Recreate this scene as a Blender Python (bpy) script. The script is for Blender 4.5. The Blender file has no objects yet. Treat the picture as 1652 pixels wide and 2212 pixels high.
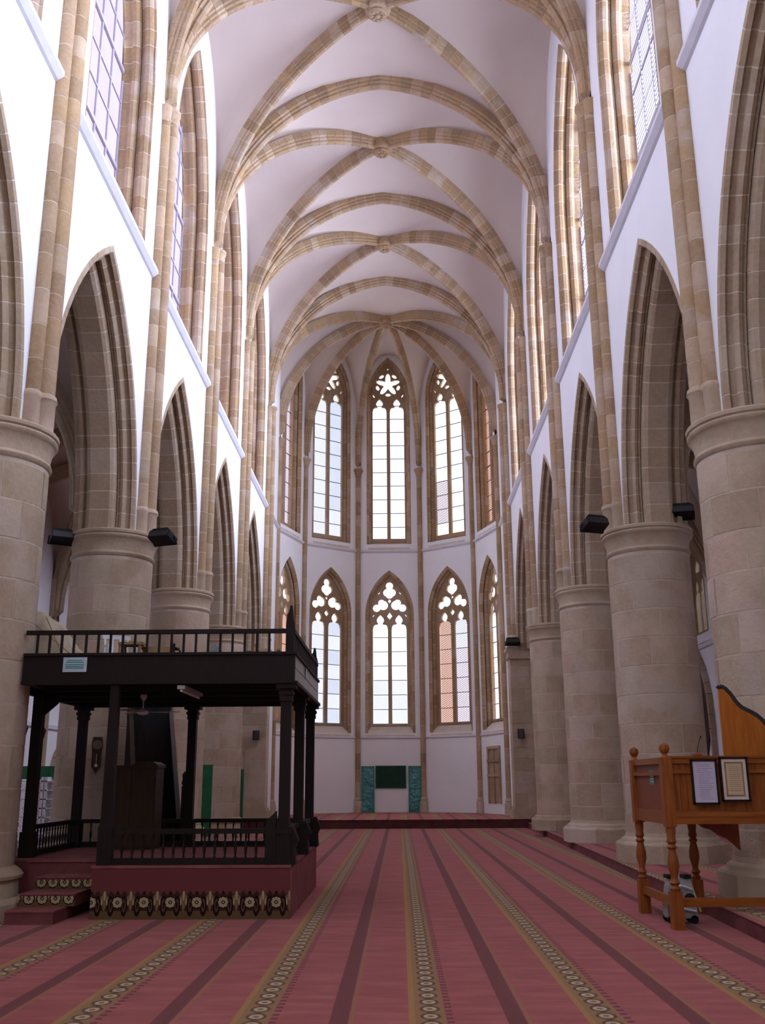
import bpy, math, random
from mathutils import Matrix, Vector
random.seed(7)
PI = math.pi
SC = bpy.context.scene
COL = SC.collection

# ------------------------------------------------------------------ camera
F, PIT, YAW, ROL, CX, CH = 2114.2, .2694, -.0152, -.0057, .39, 1.6
def ray(px, py):
    u, v = px-826, py-1106
    cr, sr = math.cos(ROL), math.sin(ROL)
    u, v = u*cr+v*sr, -u*sr+v*cr
    xc, up = u/F, -v/F
    Y = math.cos(PIT)-up*math.sin(PIT); Z = math.sin(PIT)+up*math.cos(PIT)
    c, s = math.cos(YAW), math.sin(YAW)
    return Vector((xc*c+Y*s, -xc*s+Y*c, Z))
r0 = ray(826, 1106)
fw = r0.normalized(); rt = (ray(827, 1106)-r0).normalized(); up = rt.cross(fw).normalized()
cam = bpy.data.cameras.new('camera'); camo = bpy.data.objects.new('camera', cam); COL.objects.link(camo)
camo.matrix_world = Matrix(((rt.x, up.x, -fw.x, CX), (rt.y, up.y, -fw.y, 0), (rt.z, up.z, -fw.z, CH), (0, 0, 0, 1)))
cam.sensor_fit = 'VERTICAL'; cam.sensor_height = 36; cam.sensor_width = 36; cam.lens = 36*F/2212
cam.clip_end = 500
SC.camera = camo

# ------------------------------------------------------------------ view, world, light
SC.view_settings.view_transform = 'Standard'; SC.view_settings.look = 'None'
SC.view_settings.exposure = 0.0; SC.view_settings.gamma = 1; SC.view_settings.use_curve_mapping = False
cy = SC.cycles
cy.use_denoising = True
cy.max_bounces = 8; cy.diffuse_bounces = 5; cy.glossy_bounces = 2; cy.transmission_bounces = 2; cy.transparent_max_bounces = 8
cy.sample_clamp_indirect = 6; cy.caustics_reflective = False; cy.caustics_refractive = False
W = bpy.data.worlds.new('sky'); SC.world = W; W.use_nodes = True
wb = W.node_tree.nodes['Background']; wb.inputs[0].default_value = (.93, .95, 1.08, 1); wb.inputs[1].default_value = 1.7

XW, XP, ZC, HS = 4.80, 5.31, 6.47, 12.24
XWS = {-1: 4.80, 1: 4.86}; XPS = {-1: 5.31, 1: 5.37}
BAY = 6.088; Y1 = 12.985
def YP(k): return Y1+BAY*(k-1)
YC, RA = 41.04, 4.85
XA = 10.8                       # aisle outer wall
LS = 1.0
def area(name, loc, target, sx, sy, rad, col):
    L = bpy.data.lights.new(name, 'AREA'); L.shape = 'RECTANGLE'; L.size = sx; L.size_y = sy
    L.energy = rad*PI*sx*sy*LS; L.color = col
    o = bpy.data.objects.new(name, L); COL.objects.link(o)
    d = Vector(target)-Vector(loc)
    o.matrix_world = Matrix.Translation(loc) @ d.to_track_quat('-Z', 'Y').to_matrix().to_4x4()
    return o
DAY = (.82, .95, 1.24)
for j in range(-1, 5):          # daylight outside the south clerestory windows
    area('south_window_daylight', (5.85, YP(j)+BAY/2, 16.4), (0, YP(j)+BAY/2, 16.4), 4.4, 8.2, 13.0, DAY).data.spread = math.radians(115)
for j in range(-1, 5):          # weaker daylight outside the north ones
    area('north_window_daylight', (-5.72, YP(j)+BAY/2, 16.6), (0, YP(j)+BAY/2, 16.6), 6.0, 9.4, 1.15, (.88, .88, 1.12))
for k in (-2, -1, 0, 1, 2):
    a = math.radians(36*k); n = Vector((math.sin(a), math.cos(a), 0)); c = Vector((0, YC, 0))
    p = c+n*(RA*math.cos(PI/10)+1.6)
    rr = 2.2
    area('apse_upper_daylight', p+Vector((0, 0, 17)), c+Vector((0, 0, 17)), 1.9, 9.0, rr, (1, .97, 1.05))
    area('apse_lower_daylight', p+Vector((0, 0, 7.5)), c+Vector((0, 0, 7.5)), 1.9, 7.0, rr, (1, .97, 1.05))
for s in (-1, 1):
    for j in (0, 1, 2, 3):
        area('aisle_window_daylight', (s*11.9, YP(j)+BAY/2, 8.2), (0, YP(j)+BAY/2, 8.2), 2.0, 3.6, 2.0, DAY)
area('west_fill_upper', (0, -5.2, 13), (0, 20, 7), 7.0, 9.0, 1.5, (1, .93, .98))  # added fill light behind the camera, before a west wall without opening
area('west_fill_lower', (0, -5.4, 2.4), (0, 20, 2.4), 3.4, 4.4, .8, (1, .93, .96))  # lower fill light added before the same closed wall
area('north_aisle_area_light', (-XA+.2, 27.5, 2.0), (0, 28, 1.5), 2.2, 2.6, 1.5, DAY)  # area light in front of the closed north aisle wall, no door at this spot

# ------------------------------------------------------------------ helpers
WM = {}                                        # world matrices of parents
def wm(o): return WM.get(o.name, Matrix.Identity(4)) if o else Matrix.Identity(4)
def place(name, mesh, parent=None, M=None, local=None):
    o = bpy.data.objects.new(name, mesh); COL.objects.link(o)
    Mw = (wm(parent) @ local) if local is not None else (M if M is not None else wm(parent))
    if parent: o.parent = parent; o.matrix_local = wm(parent).inverted() @ Mw
    else: o.matrix_world = Mw
    WM[o.name] = Mw
    return o
def T(x, y, z, rz=0): return Matrix.Translation((x, y, z)) @ Matrix.Rotation(rz, 4, 'Z')
def tag(o, label=None, cat=None, group=None, kind=None):
    if label: o['label'] = label
    if cat: o['category'] = cat
    if group: o['group'] = group
    if kind: o['kind'] = kind
    return o
def thing(name, label, cat, loc=(0, 0, 0), rz=0, group=None):
    return tag(place(name, None, None, T(*loc, rz)), label, cat, group)

class MB:
    def __init__(s): s.v = []; s.f = []; s.smooth = False
    def add(s, vs, fs):
        n = len(s.v); s.v += [tuple(v) for v in vs]; s.f += [tuple(i+n for i in f) for f in fs]; return s
    def box(s, x0, y0, z0, x1, y1, z1, M=None):
        vs = [Vector(p) for p in ((x0,y0,z0),(x1,y0,z0),(x1,y1,z0),(x0,y1,z0),(x0,y0,z1),(x1,y0,z1),(x1,y1,z1),(x0,y1,z1))]
        if M: vs = [M @ v for v in vs]
        return s.add(vs, [(0,3,2,1),(4,5,6,7),(0,1,5,4),(1,2,6,5),(2,3,7,6),(3,0,4,7)])
    def cbox(s, cx, cy_, cz, sx, sy, sz, M=None): return s.box(cx-sx/2, cy_-sy/2, cz-sz/2, cx+sx/2, cy_+sy/2, cz+sz/2, M)
    def bar(s, a, b, w, h=None):
        a, b = Vector(a), Vector(b); d = b-a; L = d.length; h = h or w
        q = d.to_track_quat('Z', 'Y').to_matrix().to_4x4()
        return s.box(-w/2, -h/2, 0, w/2, h/2, L, Matrix.Translation(a) @ q)
    def tube(s, a, b, r0, r1=None, n=8):
        a, b = Vector(a), Vector(b); d = b-a; r1 = r0 if r1 is None else r1
        q = d.to_track_quat('Z', 'Y').to_matrix()
        vs = []
        for p, r in ((a, r0), (b, r1)):
            for i in range(n): vs.append(p+q @ Vector((r*math.cos(2*PI*i/n), r*math.sin(2*PI*i/n), 0)))
        return s.add(vs, [(i, (i+1) % n, n+(i+1) % n, n+i) for i in range(n)]+[tuple(range(n-1, -1, -1)), tuple(range(n, 2*n))])
    def path(s, pts, r, n=6):
        for a, b in zip(pts, pts[1:]): s.tube(a, b, r, r, n)
        return s
    def lathe(s, prof, n=24, cx=0, cy_=0, a0=0, a1=2*PI, M=None):
        full = abs(a1-a0-2*PI) < 1e-6; m = n if full else n+1; vs = []
        for r, z in prof:
            for i in range(m):
                a = a0+(a1-a0)*i/n; v = Vector((cx+r*math.cos(a), cy_+r*math.sin(a), z)); vs.append(M @ v if M else v)
        fs = []
        for j in range(len(prof)-1):
            for i in range(n):
                k = (i+1) % m; fs.append((j*m+i, j*m+k, (j+1)*m+k, (j+1)*m+i))
        if full:
            if prof[0][0] > 1e-4: fs.append(tuple(range(m-1, -1, -1)))
            if prof[-1][0] > 1e-4: fs.append(tuple(range((len(prof)-1)*m, len(prof)*m)))
        return s.add(vs, fs)
    def prism(s, pts, h0, h1, axis='Z'):       # polygon extruded along an axis
        n = len(pts)
        def P(a, b, h): return (a, b, h) if axis == 'Z' else ((a, h, b) if axis == 'Y' else (h, a, b))
        return s.add([P(a, b, h0) for a, b in pts]+[P(a, b, h1) for a, b in pts],
            [tuple(range(n-1, -1, -1)), tuple(range(n, 2*n))]+[(i, (i+1) % n, n+(i+1) % n, n+i) for i in range(n)])
    def loft(s, rings, cap=True):
        n = len(rings[0]); b = len(s.v)
        vs = [p for r in rings for p in r]; fs = []
        for j in range(len(rings)-1):
            for i in range(n): fs.append((j*n+i, j*n+(i+1) % n, (j+1)*n+(i+1) % n, (j+1)*n+i))
        if cap: fs += [tuple(range(n-1, -1, -1)), tuple(range((len(rings)-1)*n, len(rings)*n))]
        return s.add(vs, fs)
    def mesh(s, name, mat, smooth=False):
        me = bpy.data.meshes.new(name); me.from_pydata(s.v, [], s.f); me.update()
        import bmesh
        bm = bmesh.new(); bm.from_mesh(me); bmesh.ops.recalc_face_normals(bm, faces=bm.faces); bm.to_mesh(me); bm.free()
        if mat: me.materials.append(mat)
        if smooth or s.smooth:
            for p in me.polygons: p.use_smooth = True
            me.set_sharp_from_angle(angle=math.radians(38))
        return me
    def build(s, name, mat, parent=None, smooth=False, M=None, local=None): return place(name, s.mesh(name, mat, smooth), parent, M, local)

# ------------------------------------------------------------------ materials
def nt(name, rough=.8, spec=.3):
    m = bpy.data.materials.new(name); m.use_nodes = True; t = m.node_tree
    b = t.nodes['Principled BSDF']; b.inputs['Roughness'].default_value = rough
    b.inputs['Specular IOR Level'].default_value = spec
    return m, t, b
def N(t, typ, **kw):
    n = t.nodes.new(typ)
    for k, v in kw.items(): setattr(n, k, v)
    return n
def math_(t, op, a, b=None, c=None):
    n = t.nodes.new('ShaderNodeMath'); n.operation = op
    for i, x in enumerate((a, b, c)):
        if x is None: continue
        if isinstance(x, (int, float)): n.inputs[i].default_value = x
        else: t.links.new(x, n.inputs[i])
    return n.outputs[0]
def mixc(t, f, a, b, mode='MIX'):
    n = t.nodes.new('ShaderNodeMix'); n.data_type = 'RGBA'; n.blend_type = mode
    for i, x in ((0, f), (6, a), (7, b)):
        if isinstance(x, (int, float)): n.inputs[i].default_value = x
        elif isinstance(x, tuple): n.inputs[i].default_value = (*x, 1) if len(x) == 3 else x
        else: t.links.new(x, n.inputs[i])
    return n.outputs[2]
def ramp(t, f, stops, interp='LINEAR'):
    n = t.nodes.new('ShaderNodeValToRGB'); n.color_ramp.interpolation = interp
    e = n.color_ramp.elements
    while len(e) < len(stops): e.new(.5)
    for i, (p, c) in enumerate(stops): e[i].position = p; e[i].color = (*c, 1)
    t.links.new(f, n.inputs[0]); return n.outputs[0]
def noise(t, scale, detail=3, vec=None, rough=.55):
    n = t.nodes.new('ShaderNodeTexNoise'); n.inputs['Scale'].default_value = scale; n.inputs['Detail'].default_value = detail
    n.inputs['Roughness'].default_value = rough
    if vec is not None: t.links.new(vec, n.inputs['Vector'])
    return n.outputs[0]
def geo_pos(t): return t.nodes.new('ShaderNodeNewGeometry').outputs['Position']
def bump(t, b, h, strength=.3, dist=.01):
    n = t.nodes.new('ShaderNodeBump'); n.inputs['Strength'].default_value = strength; n.inputs['Distance'].default_value = dist
    t.links.new(h, n.inputs['Height']); t.links.new(n.outputs[0], b.inputs['Normal'])
def mapping(t, vec, sc=(1, 1, 1), rot=(0, 0, 0)):
    n = t.nodes.new('ShaderNodeMapping'); n.inputs['Scale'].default_value = sc; n.inputs['Rotation'].default_value = rot
    t.links.new(vec, n.inputs[0]); return n.outputs[0]

def stone_mat(name, stops, patch=.35):
    m, t, b = nt(name, .92, .15)
    oi = t.nodes.new('ShaderNodeObjectInfo')
    pos = geo_pos(t)
    base = ramp(t, oi.outputs['Random'], stops)
    n1 = noise(t, 1.6, 5, pos); n2 = noise(t, 14, 4, pos, .7)
    base = mixc(t, ramp(t, n1, [(.35, (0, 0, 0)), (.68, (.85, .85, .85))]), base, mixc(t, .55, base, (.27, .18, .105)))
    base = mixc(t, ramp(t, n2, [(.35, (0, 0, 0)), (.75, (.5, .5, .5))]), base, mixc(t, .5, base, (.62, .52, .42)))
    n3 = noise(t, .9, 2, pos)
    base = mixc(t, ramp(t, n3, [(.58, (0, 0, 0)), (.66, (patch, patch, patch))]), base, (.52, .46, .40))
    t.links.new(base, b.inputs['Base Color'])
    bump(t, b, n2, .6, .02)
    return m
M_STONE = stone_mat('gold_sandstone', [(0, (.27, .17, .085)), (.2, (.44, .285, .145)), (.4, (.34, .215, .11)), (.6, (.50, .37, .25)), (.8, (.42, .28, .17)), (1, (.29, .185, .10))])
M_PIER = stone_mat('pier_limestone', [(0, (.41, .31, .21)), (.25, (.54, .45, .335)), (.45, (.44, .33, .225)), (.6, (.57, .455, .35)), (.8, (.52, .38, .285)), (1, (.41, .33, .225))])
M_DARKST = stone_mat('arch_sandstone', [(0, (.33, .235, .15)), (.3, (.42, .31, .20)), (.6, (.37, .27, .18)), (.8, (.45, .35, .26)), (1, (.34, .25, .165))], .2)
def plain(name, col, rough=.7, spec=.3, var=.12, scale=3., metal=0., bmp=0.):
    m, t, b = nt(name, rough, spec)
    n = noise(t, scale, 4, geo_pos(t))
    c2 = tuple(max(0, c*(1-2*var)) for c in col); c1 = tuple(min(1, c*(1+var)) for c in col)
    t.links.new(ramp(t, n, [(.3, c2), (.7, c1)]), b.inputs['Base Color'])
    b.inputs['Metallic'].default_value = metal
    if bmp: bump(t, b, noise(t, scale*8, 3, geo_pos(t)), bmp, .01)
    return m
M_MORTAR = plain('lime_mortar', (.60, .52, .43), .95, .1)
M_PLASTER = plain('white_plaster', (.85, .845, .86), .85, .2, .02, .6)
M_WEB = plain('vault_plaster', (.64, .535, .475), .9, .1, .025, .5)
M_STRING = plain('string_course_plaster', (.70, .68, .72), .85, .2, .03)
M_SILL = plain('sill_plaster', (.66, .585, .50), .9, .1, .05)
M_LEAD = plain('window_bar_metal', (.10, .09, .11), .6, .3)
M_BAR = plain('grey_painted_bar', (.42, .39, .45), .6, .3, .03)
M_BLACK = plain('black_metal', (.012, .012, .013), .6, .2, .2, 8)
M_DARKP = plain('dark_grey_plastic', (.035, .035, .037), .5, .3, .1, 6)
M_WHITEP = plain('white_plastic', (.72, .74, .78), .5, .4, .03)
M_GREEN = plain('green_paint', (.008, .12, .04), .5, .4, .12, 4)
M_TEAL = plain('teal_panel', (.02, .20, .155), .3, .5, .15, 2)
M_DKGREEN = plain('dark_green_board', (.012, .045, .028), .7, .2, .1, 3)
M_PAPER = plain('lilac_paper', (.60, .57, .70), .6, .3, .03)
M_CREAM = plain('cream_paper', (.72, .66, .58), .6, .3, .03)
M_PARCH = plain('parchment', (.60, .48, .30), .6, .3, .06)
M_INK = plain('ink', (.14, .13, .16), .7, .2, .02)
M_TINK = plain('teal_ink', (.08, .30, .33), .7, .2, .02)
M_PLAQ = plain('plaque_white', (.50, .62, .66), .5, .3, .03)
M_CLOTH = plain('beige_canvas', (.44, .37, .27), .95, .1, .12, 5)
M_GREYC = plain('grey_green_cloth', (.17, .20, .19), .95, .1, .15, 4)
M_CARD = plain('brown_cardboard', (.36, .24, .12), .9, .1, .15, 5)
M_GREYPL = plain('grey_plastic', (.30, .31, .31), .35, .5, .1, 6)
M_BRASS = plain('pale_metal', (.55, .52, .48), .35, .5, .05, 6, .3)
def wood(name, c1, c2, rough=.4, sc=(18, 18, 1.6), bmp=.15):
    m, t, b = nt(name, rough, .25)
    pos = mapping(t, geo_pos(t), sc); n = noise(t, 1.5, 5, pos, .6)
    oi = t.nodes.new('ShaderNodeObjectInfo')
    base = ramp(t, n, [(.3, c1), (.7, c2)])
    base = mixc(t, math_(t, 'MULTIPLY', oi.outputs['Random'], .35), base, c1)
    t.links.new(base, b.inputs['Base Color']); bump(t, b, n, bmp, .004)
    return m
M_WOOD = wood('dark_walnut', (.008, .004, .003), (.020, .010, .007), .62)
M_WOODLIT = wood('polished_walnut_painted_light', (.05, .032, .03), (.085, .058, .055), .35)  # same walnut made paler: light caught by the side fascia is in the colour
M_PINE = wood('orange_pine', (.20, .052, .009), (.36, .12, .022), .4)
M_PINE_H = wood('orange_pine_rail', (.22, .058, .010), (.40, .135, .025), .4, (1.6, 18, 18))
M_PINED = wood('red_pine_panel', (.20, .055, .022), (.27, .08, .035), .5)
M_BROWNBOX = wood('brown_veneer', (.040, .022, .010), (.075, .042, .020), .6)

def carpet_mat(name='striped_prayer_carpet', x0=.57, per=1.2394):
    m, t, b = nt(name, .95, .08)
    pos = geo_pos(t); sx = t.nodes.new('ShaderNodeSeparateXYZ'); t.links.new(pos, sx.inputs[0])
    x, y = sx.outputs[0], sx.outputs[1]
    u = math_(t, 'MODULO', math_(t, 'ADD', math_(t, 'SUBTRACT', x, x0-.15), per*40), per)     # metres inside one period
    red = ramp(t, noise(t, 1.2, 5, mapping(t, pos, (1.3, 5, 1))), [(.32, (.29, .064, .058)), (.55, (.38, .094, .085)), (.75, (.47, .145, .125))])
    red = mixc(t, math_(t, 'MULTIPLY', noise(t, 60, 2, pos), .5), red, (.28, .062, .058))
    gold, tan, dark = (.36, .185, .05), (.28, .15, .052), (.125, .022, .022)
    def band(a, c): return math_(t, 'MULTIPLY', math_(t, 'GREATER_THAN', u, a), math_(t, 'LESS_THAN', u, c))
    col = mixc(t, band(.02, .28), red, tan)
    col = mixc(t, band(.02, .065), col, gold)
    # light ovals with dark outlines along the tan band
    v = math_(t, 'SUBTRACT', math_(t, 'FRACT', math_(t, 'DIVIDE', y, .235)), .5)
    du = math_(t, 'DIVIDE', math_(t, 'SUBTRACT', u, .175), .075)
    d = math_(t, 'SQRT', math_(t, 'ADD', math_(t, 'POWER', du, 2), math_(t, 'POWER', math_(t, 'MULTIPLY', v, 2.35), 2)))
    inb = band(.075, .27)
    d2 = math_(t, 'ADD', math_(t, 'ABSOLUTE', math_(t, 'MULTIPLY', du, 1.5)), math_(t, 'MULTIPLY', math_(t, 'SUBTRACT', .5, math_(t, 'ABSOLUTE', v)), 9))
    col = mixc(t, math_(t, 'MULTIPLY', inb, math_(t, 'LESS_THAN', d2, .9)), col, (.09, .04, .02))
    col = mixc(t, math_(t, 'MULTIPLY', inb, math_(t, 'LESS_THAN', d, 1.0)), col, (.10, .045, .022))
    col = mixc(t, math_(t, 'MULTIPLY', inb, math_(t, 'LESS_THAN', d, .68)), col, (.50, .38, .22))
    col = mixc(t, math_(t, 'MULTIPLY', inb, math_(t, 'LESS_THAN', d, .30)), col, (.22, .12, .06))
    # little dark sprigs on the right of the gold band
    sv = math_(t, 'LESS_THAN', math_(t, 'ABSOLUTE', math_(t, 'SUBTRACT', math_(t, 'FRACT', math_(t, 'DIVIDE', y, .1175)), .5)), .2)
    col = mixc(t, math_(t, 'MULTIPLY', sv, band(.285, .335)), col, dark)
    # dark chequered stripe and a thin gold line
    ck = math_(t, 'GREATER_THAN', math_(t, 'MULTIPLY', math_(t, 'SINE', math_(t, 'MULTIPLY', u, 160)), math_(t, 'SINE', math_(t, 'MULTIPLY', y, 160))), .0)
    dk = mixc(t, ck, dark, (.19, .042, .038))
    h = per/2
    col = mixc(t, band(h+.085, h+.215), col, dk)
    col = mixc(t, band(h+.225, h+.25), col, (.29, .135, .05))
    t.links.new(col, b.inputs['Base Color'])
    b.inputs['Sheen Weight'].default_value = .15
    bump(t, b, noise(t, 90, 2, pos), .5, .006)
    return m
M_CARPET = carpet_mat()
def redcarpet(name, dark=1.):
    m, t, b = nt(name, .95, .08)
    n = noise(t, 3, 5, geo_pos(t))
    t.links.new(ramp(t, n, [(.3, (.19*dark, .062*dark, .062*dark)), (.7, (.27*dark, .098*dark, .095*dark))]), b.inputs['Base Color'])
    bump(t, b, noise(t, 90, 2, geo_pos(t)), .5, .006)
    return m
M_RED = redcarpet('plain_red_carpet', .82)
M_PINKC = redcarpet('worn_pink_carpet', 1.2)
def frieze_mat(name, zlo, zhi, pitch=.335, x0=-.97):
    m, t, b = nt(name, .95, .08)
    pos = geo_pos(t); sx = t.nodes.new('ShaderNodeSeparateXYZ'); t.links.new(pos, sx.inputs[0])
    x, z = sx.outputs[0], sx.outputs[2]
    w = zhi-zlo; zc = zlo+w*.5
    u = math_(t, 'MULTIPLY', math_(t, 'SUBTRACT', math_(t, 'FRACT', math_(t, 'DIVIDE', math_(t, 'ADD', x, 20-x0), pitch)), .5), pitch)
    ua = math_(t, 'ABSOLUTE', u)
    zz = math_(t, 'SUBTRACT', z, zc)
    def ell(cx_, cz_, rx, rz):
        a = math_(t, 'POWER', math_(t, 'DIVIDE', math_(t, 'SUBTRACT', ua, cx_), rx), 2)
        c = math_(t, 'POWER', math_(t, 'DIVIDE', math_(t, 'SUBTRACT', zz, cz_), rz), 2)
        return math_(t, 'SQRT', math_(t, 'ADD', a, c))
    red, dk, tan, pale = (.16, .045, .045), (.018, .009, .009), (.20, .13, .06), (.40, .33, .20)
    un = math_(t, 'DIVIDE', ua, pitch)                           # 0 rosette .. .5 fleur
    tri = math_(t, 'ABSOLUTE', math_(t, 'SUBTRACT', math_(t, 'FRACT', math_(t, 'MULTIPLY', un, 4)), .5))
    top = math_(t, 'ADD', math_(t, 'MULTIPLY', tri, w*.30), zlo+w*.74)
    fld = mixc(t, math_(t, 'LESS_THAN', z, zlo+w*.22), (.05, .024, .016), (.13, .08, .035))
    def lay(c, f, k): return mixc(t, f, c, k)
    def lt(a, v_): return math_(t, 'LESS_THAN', a, v_)
    c = fld
    c = lay(c, lt(ell(pitch*.25, -w*.12, pitch*.13, w*.34), 1), dk)
    c = lay(c, lt(ell(pitch*.25, -w*.10, pitch*.075, w*.22), 1), (.11, .06, .03))
    c = lay(c, lt(ell(pitch*.25, -w*.10, pitch*.03, w*.12), 1), dk)
    c = lay(c, lt(ell(pitch*.5, w*.16, pitch*.16, w*.10), 1), tan)
    c = lay(c, lt(ell(pitch*.5, w*.10, pitch*.075, w*.38), 1), tan)
    c = lay(c, lt(ell(pitch*.5, w*.22, pitch*.04, w*.16), 1), pale)
    c = lay(c, lt(ell(pitch*.40, w*.02, pitch*.03, w*.12), 1), pale)
    c = lay(c, lt(ell(0, 0, .074, .074), 1), dk)
    c = lay(c, lt(ell(0, 0, .060, .060), 1), tan)
    c = lay(c, lt(ell(.030, .030, .022, .022), 1), pale); c = lay(c, lt(ell(.030, -.030, .022, .022), 1), pale)
    c = lay(c, lt(ell(0, .042, .018, .020), 1), pale); c = lay(c, lt(ell(0, -.042, .018, .020), 1), pale); c = lay(c, lt(ell(.044, 0, .018, .018), 1), pale)
    c = lay(c, lt(ell(0, 0, .022, .022), 1), dk)
    c = lay(c, lt(ell(0, 0, .011, .011), 1), pale)
    c = lay(c, lt(ell(0, w*.36, .018, w*.10), 1), dk)
    col = mixc(t, math_(t, 'LESS_THAN', z, top), red, c)
    t.links.new(col, b.inputs['Base Color'])
    return m
def glass_mat(name, col, pitch=.055, line=.28, rot=.9, louver=False):
    m = bpy.data.materials.new(name); m.use_nodes = True; t = m.node_tree; t.nodes.clear()
    out = t.nodes.new('ShaderNodeOutputMaterial')
    tr = t.nodes.new('ShaderNodeBsdfTransparent'); df = t.nodes.new('ShaderNodeBsdfDiffuse'); mx = t.nodes.new('ShaderNodeMixShader')
    df.inputs[0].default_value = (.35, .33, .36, 1)
    pos = geo_pos(t); sx = t.nodes.new('ShaderNodeSeparateXYZ'); t.links.new(pos, sx.inputs[0])
    if louver: w = math_(t, 'FRACT', math_(t, 'DIVIDE', sx.outputs[2], pitch))
    else: w = math_(t, 'FRACT', math_(t, 'DIVIDE', math_(t, 'ADD', math_(t, 'ADD', sx.outputs[0], math_(t, 'MULTIPLY', sx.outputs[1], .35)), sx.outputs[2]), pitch))
    ln = math_(t, 'LESS_THAN', w, line)
    oi = t.nodes.new('ShaderNodeObjectInfo')
    c = mixc(t, math_(t, 'MULTIPLY', oi.outputs['Random'], .35), col, tuple(min(1, k*1.12) for k in col))
    n = noise(t, 1.1, 2, pos)
    c = mixc(t, math_(t, 'MULTIPLY', n, .4), c, tuple(k*.8 for k in col))
    t.links.new(c, tr.inputs[0]); t.links.new(ln, mx.inputs[0]); t.links.new(tr.outputs[0], mx.inputs[1]); t.links.new(df.outputs[0], mx.inputs[2])
    t.links.new(mx.outputs[0], out.inputs[0])
    return m
M_GS = glass_mat('south_window_glass', (.95, .93, .95), .11, .16, louver=True)
M_GN = glass_mat('north_window_glass', (.80, .76, .84), .04, .0)
M_GA = glass_mat('apse_clear_glass', (.92, .94, .97), .085, .22)
M_GC = glass_mat('apse_centre_glass', (1, 1, 1), .085, .05)
M_GL = glass_mat('apse_lilac_glass', (.86, .89, 1.0), .085, .3)
M_GO = glass_mat('apse_amber_glass', (.84, .65, .55), .085, .3)
M_GP = glass_mat('apse_rose_glass', (.90, .84, .88), .085, .3)

# ------------------------------------------------------------------ arch and rib sweeps
class Arch:
    """pointed arch: half span c, springing z0, rise H, straight jambs from zb"""
    def __init__(s, c, z0, H, zb=None):
        s.c, s.z0, s.H, s.zb = c, z0, H, (z0 if zb is None else zb)
        s.R = (c*c+H*H)/(2*c); s.off = s.R-c
        s.pm = math.acos(max(-1, min(1, s.off/s.R)))
        s.L1 = s.z0-s.zb; s.L = s.L1+s.R*s.pm
    def pt(s, l, n):                            # point of the right half at arc length l, offset n outwards
        if l <= s.L1: return (s.c+n, s.zb+l)
        ph = (l-s.L1)/s.R
        r = s.R+n
        ph = min(ph, math.acos(max(-1, min(1, s.off/r)))) if l < s.L-1e-6 else math.acos(max(-1, min(1, s.off/r)))
        return (r*math.cos(ph)-s.off, s.z0+r*math.sin(ph))
    def top(s, a, n=0):                         # height of the opening at offset a
        r = s.R+n; a = abs(a)
        if a >= s.c+n: return s.z0
        return s.z0+math.sqrt(max(0, r*r-(a+s.off)**2))
def arch_piece(A, prof, l0, l1, side, seg=1, swap=False):
    """prof: closed (d,n) outline; local frame: X=depth d, Y=along wall, Z up"""
    rings = []
    for i in range(seg+1):
        l = l0+(l1-l0)*i/seg
        r = []
        for d, n in prof:
            y, z = A.pt(l, n)
            r.append((side*y, d, z) if swap else (d, side*y, z))
        rings.append(r)
    return MB().loft(rings)
def arch_stones(A, profs, n, mat, name, joint=.010, swap=False, jit=.2, seed=3):
    rnd = random.Random(seed); out = []
    for side in (-1, 1):
        for prof in profs:
            cuts = [0]+[A.L*(i+rnd.uniform(-jit, jit))/n for i in range(1, n)]+[A.L]
            for a, b in zip(cuts, cuts[1:]):
                e = joint if b < A.L-1e-6 else joint*.5
                out.append(arch_piece(A, prof, a+joint, b-e if b < A.L-1e-6 else b, side, 1, swap).mesh(name, mat))
    return out
def grow(prof, g):                             # pull an outline back into the masonry
    lo, hi = min(p[0] for p in prof), max(p[0] for p in prof)
    return [(d+g if d <= lo+.001 else (d-g if d >= hi-.001 else d), n+g) for d, n in prof]
def curve_stones(pts, U, prof, mat, name, joint=.009, idx=None):
    """pts: list of Vector along the rib; U: horizontal across direction. prof (w,n) n up/outwards. one stone per span"""
    fr = []
    for i, p in enumerate(pts):
        a = pts[max(0, i-1)]; b = pts[min(len(pts)-1, i+1)]
        tg = (b-a).normalized(); nn = U.cross(tg).normalized()
        if nn.z < 0 and abs(nn.z) > 1e-3: nn = -nn
        fr.append((p, tg, nn))
    return fr
def rib_ring(f, U, prof, sh=0, ref=None):
    p, tg, nn = f
    return [p+U*w+nn*n+tg*sh for w, n in prof]

# ------------------------------------------------------------------ nave vault geometry
GC, GR, ZB = 4.86, 5.45, 22.16
GZ0 = ZB-math.sqrt(GR**2-(GR-GC)**2)          # crown of the web
def g(t):                                      # web height along the transverse arch, t = 0 crown .. 1 springing
    x = abs(t)*GC
    return GZ0+math.sqrt(max(0, GR**2-(x+GR-GC)**2))
def severy(mb, A, B, C, hfun, zr, zc, ns=14, nu=16, s0=0.0, s1=1.0):
    n0 = len(mb.v); vs = []; fs = []
    for i in range(ns+1):
        s = s0+(s1-s0)*(1-(1-i/ns)**1.5)
        pa = C.lerp(A, s); pb = C.lerp(B, s); z_r = zr(s); z_c = zc(s)
        for j in range(nu+1):
            u = -math.cos(PI*j/nu)
            p = pa.lerp(pb, (u+1)/2)
            vs.append((p.x, p.y, z_r+(z_c-z_r)*hfun(u)))
    for i in range(ns):
        for j in range(nu):
            a = i*(nu+1)+j; fs.append((a, a+1, a+nu+2, a+nu+1))
    mb.add(vs, fs)
def hT(u): return (g(u)-GZ0)/(ZB-GZ0)
def hL(u): return max(0, 1-abs(u)**2.4)**.55
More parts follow.
